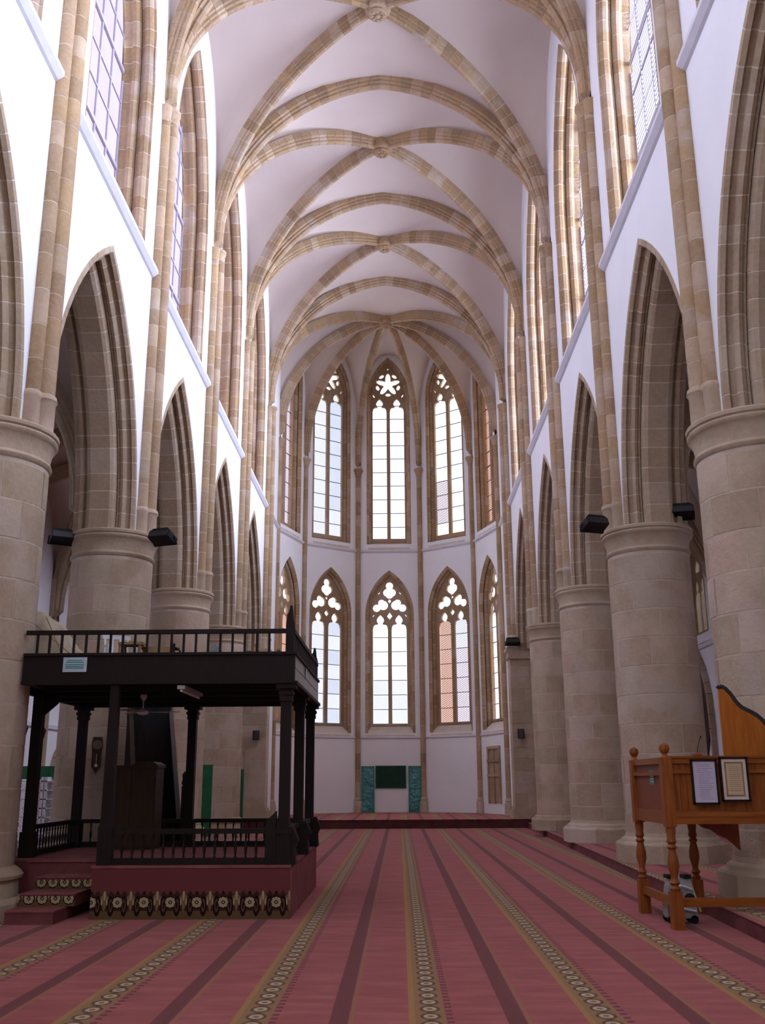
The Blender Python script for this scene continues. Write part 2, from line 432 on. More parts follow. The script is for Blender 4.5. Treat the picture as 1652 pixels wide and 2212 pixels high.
def rib_path(P0, P1, zb=None, n=24, t_end=0.0, zfun=g, z0=GZ0):
    """from springing P0 (plan) up to the boss P1; equal lengths"""
    raw = []
    if zb is not None: raw += [Vector((P0.x, P0.y, zb)), Vector((P0.x, P0.y, (zb+z0)/2))]
    K = 120
    for i in range(K+1):
        a = PI/2*i/K; t = math.cos(a)
        t = max(t, t_end)
        p = P1.lerp(P0, t); raw.append(Vector((p.x, p.y, zfun(t))))
    L = [0]
    for a, b in zip(raw, raw[1:]): L.append(L[-1]+(b-a).length)
    out = []; k = 0
    for i in range(n+1):
        l = L[-1]*i/n
        while k < len(L)-2 and L[k+1] < l: k += 1
        dl = L[k+1]-L[k]; f = 0 if dl < 1e-9 else (l-L[k])/dl
        out.append(raw[k].lerp(raw[k+1], min(1, f)))
    return out
RIB = [(-.17, .12), (-.17, -.06), (-.12, -.09), (-.125, -.15), (-.075, -.18), (-.08, -.24), (-.04, -.29), (.04, -.29), (.08, -.24), (.075, -.18), (.125, -.15), (.12, -.09), (.17, -.06), (.17, .12)]
TRIB = [(w*1.3, n) for w, n in RIB]
def rib(parent, path, prof, mat=None, name='rib', stones=True, M=None):
    mat = mat or M_STONE
    d = (path[-1]-path[0]); d.z = 0; d.normalize(); U = Vector((-d.y, d.x, 0))
    fr = curve_stones(path, U, prof, mat, name)
    inner = [(w*.93, n+.010) for w, n in prof]
    core = MB().loft([rib_ring(f, U, inner) for f in fr]).build(name, M_MORTAR if stones else mat, parent, M=wm(parent))
    if stones:
        for a, b in zip(fr, fr[1:]):
            MB().loft([rib_ring(a, U, prof, .009), rib_ring(b, U, prof, -.009)]).build('voussoir', mat, core)
    return core

# ================================================================== FLOOR
fl = MB(); fl.box(-XA-.6, -6.2, -.5, XA+.6, 47, -.02)
floor = tag(fl.build('floor', plain('stone_floor', (.30, .26, .22))), 'stone floor under the carpets', kind='structure')
c = MB(); c.box(-XA+.1, -6, -.02, 5.0, 36.75, 0.0)
tag(c.build('nave_carpet', M_CARPET), 'rose red prayer carpet with gold and dark stripes running up the nave floor', 'carpet')
# raised platforms
st = MB(); st.prism([(-XA+.1, 36.75), (XA-.1, 36.75), (XA-.1, 40.55), (4.8, 40.6), (4.8, 41.04), (4.85, 41.1), (3.95, 43.9), (1.52, 45.7), (-1.52, 45.7), (-3.95, 43.9), (-4.85, 41.1), (-4.8, 40.6), (-XA+.1, 40.55)], 0.0, .292)
M_RISERSHADE = redcarpet('red_carpet_painted_shade', .42)  # shade on the apse step is put into the carpet colour
dais = st.build('apse_platform', M_RISERSHADE); tag(dais, 'low red carpet step across the front of the apse, darkened as if shaded', 'platform')
st = MB(); st.prism([(-XA+.1, 36.72), (XA-.1, 36.72), (XA-.1, 40.55), (4.8, 40.6), (4.8, 41.04), (4.85, 41.1), (3.95, 43.9), (1.52, 45.7), (-1.52, 45.7), (-3.95, 43.9), (-4.85, 41.1), (-4.8, 40.6), (-XA+.1, 40.55)], .292, .306)
st.build('platform_carpet', M_CARPET, dais)
st = MB(); ed = [(3.98, 8.5), (4.17, 13.0), (4.31, 17.2), (4.75, 30.3), (4.98, 36.7)]
st.prism(ed+[(XA-.1, 36.7), (XA-.1, 8.5)], 0, .172)
ap = st.build('aisle_platform', M_RED); tag(ap, 'raised carpeted aisle floor along the right-hand piers', 'platform')
st = MB(); st.prism([(x-.015, y) for x, y in ed]+[(XA-.1, 36.7), (XA-.1, 8.5)], .172, .183); st.build('platform_carpet', M_CARPET, ap)

# ================================================================== NAVE WALLS
AA = Arch(2.62, ZC, 4.70, 6.375)                      # arcade arch outer edge
PA1 = [(.02, .12), (.02, .004), (-.012, .004), (-.012, -.10), (.05, -.14), (.09, -.09), (.14, -.11), (.155, -.19), (.20, -.235), (.255, -.215), (.27, -.17), (.31, -.20), (.31, .12)]
PA2 = [(.325, .12), (.325, -.24), (.36, -.33), (.42, -.37), (.80, -.37), (.86, -.33), (.91, -.22), (.95, -.17), (.98, -.23), (1.06, -.22), (1.10, -.1), (1.20, -.08), (1.20, .12)]
AWN = Arch(1.98, 16.3, 4.4, 12.2)              # clerestory opening
PW1 = [(.02, .12), (.02, .014), (-.012, .014), (-.012, .0), (.04, -.015), (.06, -.06), (.11, -.10), (.19, -.10), (.24, -.06), (.26, -.01), (.30, -.01), (.30, .12)]
PW2 = [(.315, .12), (.315, -.01), (.34, -.07), (.40, -.115), (.47, -.11), (.51, -.06), (.54, -.05), (.70, -.07), (.70, .12)]
AG = Arch(1.90, 16.3, 4.27, 12.2)              # glazed opening
def wall_mesh(bays, x0):
    """plaster wall with arcade and clerestory openings, local d = depth away from nave"""
    mb = MB()
    for ym, full in bays:
        h = BAY/2
        ys = sorted(set([round(-h+2*h*i/36, 4) for i in range(37)]+[-AA.c, AA.c, -AWN.c, AWN.c, -1e-4, 1e-4]))
        for d in (0, 1.2, .73):
            for a, b in zip(ys, ys[1:]):
                m_ = (a+b)/2
                lo = [AA.top(q) if abs(m_) < AA.c else (.0) for q in (a, b)]
                if abs(m_) < AA.c:
                    lo = [max(v, ZC) for v in lo]
                else: lo = [ZC-.12, ZC-.12]
                if full and abs(m_) < AWN.c:
                    segs = [(lo, [AWN.zb]*2), ([AWN.top(q) for q in (a, b)], [23.2]*2)]
                else: segs = [(lo, [23.2]*2)]
                if d == 1.2: segs = [(lo, [12.1]*2)]
                if d == .73: segs = [([max(12.1, v) for v in l_], u_) for l_, u_ in (segs if len(segs) == 1 else [([12.1]*2, segs[0][1]), segs[1]])]
                for l_, u_ in segs:
                    mb.add([(d, ym+a, l_[0]), (d, ym+b, l_[1]), (d, ym+b, u_[1]), (d, ym+a, u_[0])], [(0, 1, 2, 3)])
    return mb
bays = [(YP(j)+BAY/2, True) for j in range(-1, 5)]
S = {-1: 'left', 1: 'right'}
walls = {}
for s in (-1, 1):
    mb = wall_mesh([((y if s == 1 else -y), f) for y, f in bays], 0)
    e0, e1 = YP(-1)+0, -6.2
    mb.add([(.73, ((-6.2) if s == 1 else -YC), 12.1), (1.2, ((-6.2) if s == 1 else -YC), 12.1), (1.2, (YC if s == 1 else 6.2), 12.1), (.73, (YC if s == 1 else 6.2), 12.1)], [(0, 1, 2, 3)])
    for d in (0, 1.2):                        # rear end behind the camera, and the apse bay
        a, b = (e1, e0) if s == 1 else (-e0, -e1)
        mb.add([(d, a, 0), (d, b, 0), (d, b, 23.2), (d, a, 23.2)], [(0, 1, 2, 3)])
    a, b = (YP(5), YC+.05) if s == 1 else (-YC-.05, -YP(5))
    mb.box(0, a, .2, 1.2, b, 23.2)
    w = mb.build('wall_'+S[s], M_PLASTER, None, M=T(s*XWS[s], 0, 0, 0 if s == 1 else PI)); tag(w, kind='structure'); walls[s] = w
MA1 = arch_stones(AA, [PA1], 17, M_DARKST, 'voussoir', seed=5)
MA2 = arch_stones(AA, [PA2], 14, M_DARKST, 'voussoir', seed=9)
core1 = MB()
for side in (-1, 1):
    for p in (PA1, PA2): core1.loft(arch_rings := [[(d, side*A_[0], A_[1]) for (d, n) in grow(p, .005) for A_ in [AA.pt(AA.L*i/24, n)]] for i in range(25)])
core1 = core1.mesh('arcade_arch', M_MORTAR)
MW = arch_stones(AWN, [PW1], 20, M_STONE, 'jamb_stone', seed=2)+arch_stones(AWN, [PW2], 18, M_STONE, 'jamb_stone', seed=4)
corew = MB()
for side in (-1, 1):
    for p in (PW1, PW2): corew.loft([[(d, side*A_[0], A_[1]) for (d, n) in grow(p, .005) for A_ in [AWN.pt(AWN.L*i/30, n)]] for i in range(31)])
corew.add([(0, -1.96, HS-.03), (0, 1.96, HS-.03), (.72, 1.96, HS+.35), (.72, -1.96, HS+.35)], [(0, 1, 2, 3)])
corew.box(.70, -2.1, 12, .735, -1.96, 16.4); corew.box(.70, 1.96, 12, .735, 2.1, 16.4)
corew = corew.mesh('window', M_MORTAR)
# glazing: bars and panes
NCOL = 5; ROWH = .80
zs0 = HS+.32; rows = [zs0+ROWH*i for i in range(12)]
gb = MB(); panes = []
xs = [-AG.c+2*AG.c*i/NCOL for i in range(NCOL+1)]
for i, x in enumerate(xs):
    zt = AG.top(x) if abs(x) < AG.c-.01 else AG.z0
    gb.box(.66, x-.022, zs0-.1, .70, x+.022, zt+.02)
for i, z in enumerate(rows):
    hw = AG.c if z <= AG.z0 else max(0, math.sqrt(max(0, AG.R**2-(z-AG.z0)**2))-AG.off)
    th = .05 if i % 3 == 2 else .022
    if hw > .1: gb.box(.65 if th > .03 else .665, -hw, z-th, .71 if th > .03 else .695, hw, z+th)
gb = gb.mesh('glazing_bars', M_BAR)
for i in range(NCOL):
    x0, x1 = xs[i]+.02, xs[i+1]-.02
    for z0, z1 in zip(rows, rows[1:]+[AG.z0+AG.H]):
        k = 4; q = [x0+(x1-x0)*m_/k for m_ in range(k+1)]
        tops = [min(z1-.02, AG.top(x)) for x in q]
        if max(tops) <= z0+.06: continue
        tops = [max(t_, z0+.02) for t_ in tops]
        mb = MB()
        if min(tops) >= z1-.021: q = [x0, x1]; tops = [z1-.02]*2
        pl = [(x, z0+.02) for x in q]+[(x, t_) for x, t_ in reversed(list(zip(q, tops)))]
        pl2 = []
        for p in pl:
            if not pl2 or (abs(p[0]-pl2[-1][0])+abs(p[1]-pl2[-1][1])) > 1e-4: pl2.append(p)
        mb.prism(pl2, .675, .685, 'X'); panes.append(mb)
pane_m = {s: [p.mesh('pane', M_GS if s == 1 else M_GN) for p in panes] for s in (-1, 1)}
MA_all = MA1+MA2
wn = 1
for s in (-1, 1):
    for j in range(0, 5):
        M = T(s*XWS[s], YP(j)+BAY/2, 0, 0 if s == 1 else PI)
        a = place('arcade_arch', core1, walls[s], M)
        for me in MA_all: place('voussoir', me, a)
        w = tag(place('window_%d' % wn, corew, None, M), kind='structure'); wn += 1
        for me in MW: place('jamb_stone', me, w)
        place('glazing_bars', gb, w)
        for me in pane_m[s]: place('pane', me, w)
# string course
for s in (-1, 1):
    for j in range(-1, 5):
        y0, y1 = YP(j)+.30, YP(j+1)-.30
        MB().prism([(0, 0), (s*-.13, -.04), (s*-.13, -.12), (s*-.05, -.2), (0, -.22)], y0, y1, 'Y').build('string_course', M_STRING, walls[s], M=T(s*XWS[s], 0, HS))
    MB().prism([(0, 0), (s*-.11, -.04), (s*-.11, -.12), (0, -.2)], YP(5)+.3, YC-.1, 'Y').build('string_course', M_STRING, walls[s], M=T(s*XWS[s], 0, HS+.1))
# wall shafts (responds) up to the vault springing
def shaft_kit(zb, zt, seed, rs=(.155, .118, .118)):
    rnd = random.Random(seed); out = []
    for k, (dx, dy, r) in enumerate(((-.155, 0, rs[0]), (-.06, .205, rs[1]), (-.06, -.205, rs[2]))):
        z = zb
        while z < zt-.05:
            z1 = min(zt, z+rnd.uniform(.34, .6))
            if zt-z1 < .2: z1 = zt
            out.append(MB().lathe([(r, z+.008), (r, z1-.008)], 12, dx, dy).mesh('shaft_stone', M_STONE, True))
            z = z1
    core = MB()
    for dx, dy, r in ((-.155, 0, rs[0]), (-.06, .205, rs[1]), (-.06, -.205, rs[2])): core.lathe([(r-.004, zb-.5), (r-.004, zt)], 12, dx, dy)
    core.box(-.1, -.26, zb-.3, .12, .26, zt)
    base = MB()
    for dx, dy, r in ((-.155, 0, rs[0]), (-.06, .205, rs[1]), (-.06, -.205, rs[2])):
        base.lathe([(r*1.12, zb-.54), (r*1.12, zb-.1), (r*1.3, zb-.06), (r*1.2, zb), (r, zb+.03)], 12, dx, dy)
    cap = MB().lathe([(.16, zt-.45), (.185, zt-.42), (.165, zt-.38), (.21, zt-.1), (.245, zt-.06), (.245, zt+.02), (.2, zt+.04)], 14, -.10, 0)
    cap.lathe([(.12, zt-.4), (.15, zt-.08), (.16, zt), (.1, zt+.02)], 10, -.05, .22); cap.lathe([(.12, zt-.4), (.15, zt-.08), (.16, zt), (.1, zt+.02)], 10, -.05, -.22)
    return core.mesh('wall_shaft', M_MORTAR), out, base.mesh('shaft_base', M_PIER, True), cap.mesh('capital', M_STONE, True)
SK = shaft_kit(ZC+.45, 16.35, 4)
for s in (-1, 1):
    for k in range(1, 6):
        M = T(s*XWS[s], YP(k), 0, 0 if s == 1 else PI)
        c = place('wall_shaft', SK[0], walls[s], M)
        for me in SK[1]: place('shaft_stone', me, c)
        place('shaft_base', SK[2], c); place('capital', SK[3], c)

# ================================================================== PIERS
NST = 7
def pier_stone(r, h, a, joint=.02):
    d = 2*PI/a; e = joint/r/2; n = 6
    pr = [(r-.15, joint/2), (r-.006, joint/2), (r, joint/2+.006), (r, h-joint/2-.006), (r-.006, h-joint/2), (r-.15, h-joint/2)]
    return MB().lathe(pr, n, 0, 0, e, d-e).mesh('stone', M_PIER, True)
PR = .79; HC = .5315
PS = pier_stone(PR, HC, NST)
M_MORTP = plain('pier_mortar', (.54, .455, .36), .95, .1)
PCORE = MB().lathe([(PR-.004, .1), (PR-.004, 6.0)], 42).mesh('core', M_MORTP, True)
PCAP = MB().lathe([(PR, 5.85), (PR+.02, 5.87), (PR+.035, 5.91), (PR+.02, 5.945), (PR, 5.96), (PR+.005, 6.03), (PR+.02, 6.12), (PR+.05, 6.18), (PR+.06, 6.20), (PR+.085, 6.22), (PR+.095, 6.26), (PR+.075, 6.29), (PR+.10, 6.31), (PR+.105, 6.355), (PR+.085, 6.38), (.2, 6.382)], 44).mesh('capital', M_PIER, True)
PBASE = MB().lathe([(1.01, 0), (1.01, .30), (.985, .33), (.93, .36), (.88, .37)], 8, M=Matrix.Rotation(PI/8, 4, 'Z')).lathe([(.90, .34), (.88, .40), (PR+.02, .44), (PR+.005, .50), (PR-.02, .52)], 32).mesh('base', M_PIER)
PBASEL = MB().lathe([(.97, 0), (.97, .18), (.93, .22), (.87, .24), (.86, .40), (.84, .43), (.90, .46), (.91, .50), (.87, .55), (PR+.01, .60), (PR-.02, .61)], 34).mesh('base', M_PIER, True)
PCORER = MB().lathe([(PR-.004, .186), (PR-.004, 6.0)], 42).mesh('core', M_MORTP, True)
ordn = ['', 'nearest', 'second', 'third', 'fourth']
def pier(s, k, stones=True):
    side = 'left' if s < 0 else 'right'
    lab = {1: f'nearest round stone pier on the {side}, cut by the {side} edge of the photo', 2: f'second round stone pier on the {side}, with two black floodlights on its capital',
           3: f'third round stone pier back on the {side} side of the nave', 4: f'farthest round stone pier on the {side}, just before the apse', 0: f'round stone pier on the {side} beside the camera'}[k]
    z0 = 0.0 if s < 0 else .183
    p = thing('stone_pier', lab, 'pier', (s*XPS[s], YP(k), 0), 0, 'round piers of the nave arcades')
    place('core', PCORE if s < 0 else PCORER, p)
    place('capital', PCAP, p)
    place('base', PBASE if s > 0 else PBASEL, p, local=T(0, 0, z0+(.002 if s > 0 else .002)))
    if not stones: return p
    rnd = random.Random(k*10+s)
    z = 5.80-HC*10
    for i in range(10):
        a0 = rnd.uniform(0, 2*PI)
        for q in range(NST):
            if z0 > 0 and i == 0 and False: continue
            place('stone', PS, p, local=Matrix.Translation((0, 0, z+i*HC)) @ Matrix.Rotation(a0+2*PI*q/NST, 4, 'Z') @ Matrix.Diagonal((1+rnd.uniform(-.003, .003),)*2+(1, 1)))
    return p
for s in (-1, 1):
    for k in (1, 2, 3, 4): pier(s, k)
    pier(s, 0, True)
    # behind the camera: plain pier of the same arcade
    pl = thing('stone_pier', 'round stone pier of the %s arcade behind the camera' % S[s], 'pier', (s*XPS[s], YP(-1), 0), 0, 'round piers of the nave arcades')
    place('core', PCORE, pl); place('capital', PCAP, pl); place('base', PBASE, pl)
# squared end piers before the apse
def end_pier(s):
    p = thing('end_pier', 'squared stone pier between %s arcade and apse, built of coursed blocks' % S[s], 'pier', (s*XWS[s], YP(5), .308), 0, 'squared end piers')
    MB().box(-.28 if s > 0 else -1.1, -.40, 0, 1.1 if s > 0 else .28, .36, ZC-.32).build('core', M_MORTAR, p)
    rnd = random.Random(3); z = .35
    MB().box(-.40 if s > 0 else -1.2, -.52, 0, 1.2 if s > 0 else .40, .48, .32).box(-.34 if s > 0 else -1.15, -.46, .3, 1.15 if s > 0 else .34, .42, .42).build('base', M_PIER, p)
    while z < 5.75:
        h_ = .42
        cuts = [-.30]+sorted(rnd.uniform(0, .8) for _ in range(1))+[1.12]
        for a, b in zip(cuts, cuts[1:]):
            x0, x1 = (a, b) if s > 0 else (-b, -a)
            MB().box(x0+.008, -.42, z+.07, x1-.008, .38, z+h_+.07-.014).build('stone', M_PIER, p)
        z += h_
    MB().prism([(-.30, 5.72), (-.36, 5.78), (-.33, 5.82), (-.36, 5.98), (-.42, 6.03), (-.42, 6.13), (-.38, 6.17), (1.15, 6.17), (1.15, 5.72)] if s > 0 else [(.30, 5.72), (.36, 5.78), (.33, 5.82), (.36, 5.98), (.42, 6.03), (.42, 6.13), (.38, 6.17), (-1.15, 6.17), (-1.15, 5.72)], -.52, .42, 'Y').build('capital', M_PIER, p)
for s in (-1, 1): end_pier(s)

# ================================================================== VAULT
web = MB()
KB = [(-1, 6.9-2*BAY)]
for j in range(-2, 5):
    ya, yb = YP(j), YP(j+1); C = Vector((0, (ya+yb)/2, 0)); X_ = 4.95
    P = [Vector((-X_, ya, 0)), Vector((X_, ya, 0)), Vector((X_, yb, 0)), Vector((-X_, yb, 0))]
    for a, b, hf in ((0, 1, hT), (1, 2, hL), (2, 3, hT), (3, 0, hL)):
        severy(web, P[a], P[b], C, hf, g, lambda s: ZB)
CB = Vector((0, YC, 0))
cor = {}
for k, a in (('90', 90), ('54', 54), ('18', 18)):
    for s in (-1, 1): cor[(k, s)] = Vector((s*RA*1.03*math.sin(math.radians(a)), YC+RA*1.03*math.cos(math.radians(a)), 0))
L5 = Vector((-4.95, YP(5), 0)); R5 = Vector((4.95, YP(5), 0))
severy(web, L5, R5, CB, hT, g, lambda s: ZB)
for A_, B_ in ((R5, cor[('90', 1)]), (cor[('90', 1)], cor[('54', 1)]), (cor[('54', 1)], cor[('18', 1)]), (cor[('18', 1)], cor[('18', -1)]), (cor[('18', -1)], cor[('54', -1)]), (cor[('54', -1)], cor[('90', -1)]), (cor[('90', -1)], L5)):
    severy(web, A_, B_, CB, hL, g, lambda s: ZB+.35*s*s, 14, 12)
ceil = tag(web.build('ceiling', M_WEB, None, smooth=True), kind='structure')
def V2(x, y): return Vector((x, y, 0))
RX = 4.86
for k in range(1, 6):                          # transverse arches
    for s in (-1, 1):
        path = rib_path(V2(s*(RX+(.05 if s > 0 else 0)), YP(k)), V2(0, YP(k)), 16.3, 25)
        rib(ceil, path, TRIB, name='transverse_arch')
for j in range(1, 5):                          # diagonal ribs
    C = V2(0, YP(j)+BAY/2)
    for s in (-1, 1):
        for y in (YP(j), YP(j+1)):
            rib(ceil, rib_path(V2(s*(RX+(.05 if s > 0 else 0)), y), C, 16.3, 27, .045), RIB, name='diagonal_rib')
for s in (-1, 1):
    rib(ceil, rib_path(V2(s*(RX+(.05 if s > 0 else 0)), YP(5)), CB, 16.3, 22, .05), RIB, name='apse_rib')
    for k, a in (('90', 90), ('54', 54), ('18', 18)):
        e = V2(s*RA*math.sin(math.radians(a)), YC+RA*math.cos(math.radians(a)))
        rib(ceil, rib_path(e, CB, 16.3, 20, .06), [(w*.85, n) for w, n in RIB], name='apse_rib')
BOSS = MB().lathe([(.12, ZB-.42), (.22, ZB-.44), (.26, ZB-.38), (.24, ZB-.34), (.34, ZB-.31), (.36, ZB-.25), (.34, ZB), (.2, ZB+.02)], 12)
for i in range(8):
    a = 2*PI*i/8; BOSS.lathe([(0, ZB-.47), (.05, ZB-.45), (.06, ZB-.4), (0, ZB-.34)], 6, .16*math.cos(a), .16*math.sin(a))
BOSS.lathe([(0, ZB-.50), (.07, ZB-.47), (.08, ZB-.4)], 8)
BOSS = BOSS.mesh('boss', M_STONE)
for y in [YP(j)+BAY/2 for j in range(1, 5)]+[YC]: place('boss', BOSS, ceil, T(0, y, 0))

# ================================================================== APSE
FD = RA*math.cos(PI/10); FH = RA*math.sin(PI/10)    # facet distance and half width
AU = Arch(1.05, 20.05, 2.25, 12.60)                 # upper window outer edge
AL = Arch(1.12, 9.20, 2.10, 3.75)                   # lower window outer edge
def facet_wall():
    mb = MB()
    ys = sorted(set([round(-FH+2*FH*i/30, 4) for i in range(31)]+[-1.05, 1.05, -1.12, 1.12, 0]))
    for d in (0, .62):
        hh = FH*(FD+d)/FD
        for a, b in zip(ys, ys[1:]):
            m_ = (a+b)/2
            lo = [0.2, 0.2]; segs = []
            cur = lo
            for A_ in (AL, AU):
                if abs(m_) < A_.c:
                    segs.append((cur, [A_.zb]*2)); cur = [A_.top(a), A_.top(b)]
            segs.append((cur, [23.4]*2))
            k = hh/FH if abs(a) > 1.2 or abs(b) > 1.2 else 1
            aa, bb = (a*(hh/FH) if abs(a) > 1.2 else a), (b*(hh/FH) if abs(b) > 1.2 else b)
            for l_, u_ in segs: mb.add([(aa, d, l_[0]), (bb, d, l_[1]), (bb, d, u_[1]), (aa, d, u_[0])], [(0, 1, 2, 3)])
    return mb
# profile depth along +Y (outwards)
PU1 = [(.02, .1), (.02, .014), (-.012, .014), (-.012, 0), (.03, -.02), (.06, -.07), (.12, -.10), (.17, -.07), (.19, .1)]
PU2 = [(.20, .1), (.20, -.09), (.24, -.15), (.30, -.18), (.42, -.20), (.55, -.20), (.55, .1)]
def poly_curve_mesh(name, outer, holes, y0, th, mat):
    cu = bpy.data.curves.new(name, 'CURVE'); cu.dimensions = '2D'; cu.fill_mode = 'BOTH'; cu.extrude = th/2
    for pl in [outer]+holes:
        sp = cu.splines.new('POLY'); sp.points.add(len(pl)-1); sp.use_cyclic_u = True
        for i, (x, z) in enumerate(pl): sp.points[i].co = (x, z, 0, 1)
    ob = bpy.data.objects.new(name, cu); me = bpy.data.meshes.new_from_object(ob)
    bpy.data.objects.remove(ob); bpy.data.curves.remove(cu)
    R_ = Matrix.Translation((0, y0, 0)) @ Matrix.Rotation(PI/2, 4, 'X'); me.transform(R_)
    me.materials.clear(); me.materials.append(mat); me.name = name
    return me
def foil(cx_, cz_, r, lobes, amp, rot, n=30, sq=1.0):
    out = []
    for i in range(n):
        a = 2*PI*i/n; rr = r*(1+amp*math.cos(lobes*(a-rot)))
        out.append((cx_+rr*math.cos(a)*sq, cz_+rr*math.sin(a)))
    return out
def ellipse(cx_, cz_, rx, rz, rot=0, n=14):
    out = []
    for i in range(n):
        a = 2*PI*i/n; x, z = rx*math.cos(a), rz*math.sin(a)
        out.append((cx_+x*math.cos(rot)-z*math.sin(rot), cz_+x*math.sin(rot)+z*math.cos(rot)))
    return out
def union_circles(cs, n=56):
    """outline (around the mean centre) of overlapping circles"""
    mx = sum(c[0] for c in cs)/len(cs); mz = sum(c[1] for c in cs)/len(cs); out = []
    for i in range(n):
        a = 2*PI*i/n; dx, dz = math.cos(a), math.sin(a); best = .01
        for x, z, r in cs:
            ox, oz = x-mx, z-mz; b_ = ox*dx+oz*dz; q = b_*b_-(ox*ox+oz*oz-r*r)
            if q >= 0: best = max(best, b_+math.sqrt(q))
        out.append((mx+best*dx, mz+best*dz))
    return out
def lancet(x0, x1, zb, zs):                    # light with a trefoiled pointed head
    c_ = (x0+x1)/2; w_ = (x1-x0)/2
    right = [(x1, zb), (x1, zs-.05), (x1-.02, zs+.05), (x1-.03, zs+.11), (x1-.09, zs+.17), (c_+w_*.55, zs+.19), (c_+w_*.34, zs+.19), (c_+w_*.30, zs+.24), (c_+w_*.48, zs+.33), (c_+w_*.47, zs+.44), (c_+w_*.3, zs+.54)]
    return right+[(c_, zs+.64)]+[(2*c_-x, z) for x, z in reversed(right)]
def arch_outline(A_, c_, n=14, zb=None):
    pts = []
    A2 = Arch(c_, A_.z0, A_.H-(A_.c-c_)*1.15, zb)
    right = [A2.pt(A2.L1+(A2.L-A2.L1)*i/n, 0) for i in range(n+1)]
    return [(c_, A2.zb)]+right+[(-x, z) for x, z in reversed(right[:-1])]+[(-c_, A2.zb)], A2
# upper windows: rose of five petals above two lights
ou, AUi = arch_outline(AU, .88, zb=12.75)
hz = 20.97
holes_u = [lancet(-.78, -.085, 12.95, 19.56), lancet(.085, .78, 12.95, 19.56)]
star = []
for i in range(70):
    a = 2*PI*i/70; d = ((a-PI/2+PI/5) % (2*PI/5))-PI/5
    star.append((math.cos(a)*(.19+.43*math.exp(-(d/.38)**2)), hz+math.sin(a)*(.19+.43*math.exp(-(d/.38)**2))))
holes_u.append(star)
for i in range(5):
    a = PI/2+PI/5+2*PI*i/5; holes_u.append(ellipse(.545*math.cos(a), hz+.545*math.sin(a), .088, .145, a, 12))
holes_u += [ellipse(-.72, 20.36, .04, .10, .5, 8), ellipse(.72, 20.36, .04, .10, -.5, 8), ellipse(0, 21.82, .035, .05, 0, 8)]
TRU = poly_curve_mesh('tracery', ou, holes_u, .40, .12, M_STONE)
ol, ALi = arch_outline(AL, .95, zb=4.1)
holes_l = [lancet(-.79, -.09, 4.2, 8.60), lancet(.09, .79, 4.2, 8.60)]
holes_l.append(union_circles([(0, 10.64, .175), (-.11, 10.31, .19), (.11, 10.31, .19), (0, 10.20, .18)]))
for sg in (-1, 1):
    holes_l.append(union_circles([(sg*.30, 9.70, .225), (sg*.38, 9.82, .16), (sg*.61, 9.57, .18)]))
holes_l += [[(0, 9.36), (.13, 9.18), (0, 9.02), (-.13, 9.18)], [(0, 10.0), (.08, 9.90), (0, 9.80), (-.08, 9.90)]]
for sg in (-1, 1): holes_l += [ellipse(sg*.50, 10.28, .022, .075, sg*.7, 8), ellipse(sg*.77, 9.20, .02, .07, sg*.7, 8)]
TRL = poly_curve_mesh('tracery', ol, holes_l, .40, .12, M_STONE)
USTN = arch_stones(AU, [PU1], 22, M_STONE, 'jamb_stone', swap=True, seed=11)+arch_stones(AU, [PU2], 18, M_STONE, 'jamb_stone', swap=True, seed=12)
LSTN = arch_stones(AL, [PU1], 17, M_STONE, 'jamb_stone', swap=True, seed=13)+arch_stones(AL, [PU2], 14, M_STONE, 'jamb_stone', swap=True, seed=14)
def win_core(A_, zs, hw):
    mb = MB()
    for side in (-1, 1):
        for p in (PU1, PU2): mb.loft([[(side*q[0], d, q[1]) for (d, n) in grow(p, .01) for q in [A_.pt(A_.L*i/26, n)]] for i in range(27)])
    return mb
UC = win_core(AU, 0, 0).mesh('window', M_MORTAR); LC = win_core(AL, 0, 0).mesh('window', M_MORTAR)
USILL = MB().prism([(-.02, 12.42), (.45, 12.80), (.45, 12.2), (-.02, 12.3)], -1.0, 1.0, 'X').mesh('sill', M_SILL)
LSILL = MB().prism([(-.02, 3.66), (.45, 4.15), (.45, 3.5), (-.02, 3.5)], -1.1, 1.1, 'X').mesh('sill', M_SILL)
def glz(zb, zt, step, hw=.78):
    bars = MB(); pn = []
    z = zb; i = 0
    while z < zt:
        z1 = min(z+step, zt)
        bars.box(-hw, .445, z-.014, hw, .475, z+.014)
        for a, b in ((-hw, -.05), (.05, hw)): pn.append((a, b, z+.014, z1-.014))
        z = z1
    return bars.mesh('saddle_bar', M_LEAD), pn
UB, UP = glz(12.85, 19.85, .70); LB, LP = glz(4.18, 8.84, .666)
def pane_box(a, b, z0, z1, mat): return MB().box(a, .462, z0, b, .468, z1).mesh('pane', mat)
facet_mesh = facet_wall()
def fm(ang): return T(0, YC, 0) @ Matrix.Rotation(-math.radians(ang), 4, 'Z') @ Matrix.Translation((0, FD, 0))
apse_w = []
FW = facet_mesh.mesh('wall_apse', M_PLASTER)
pm = {}
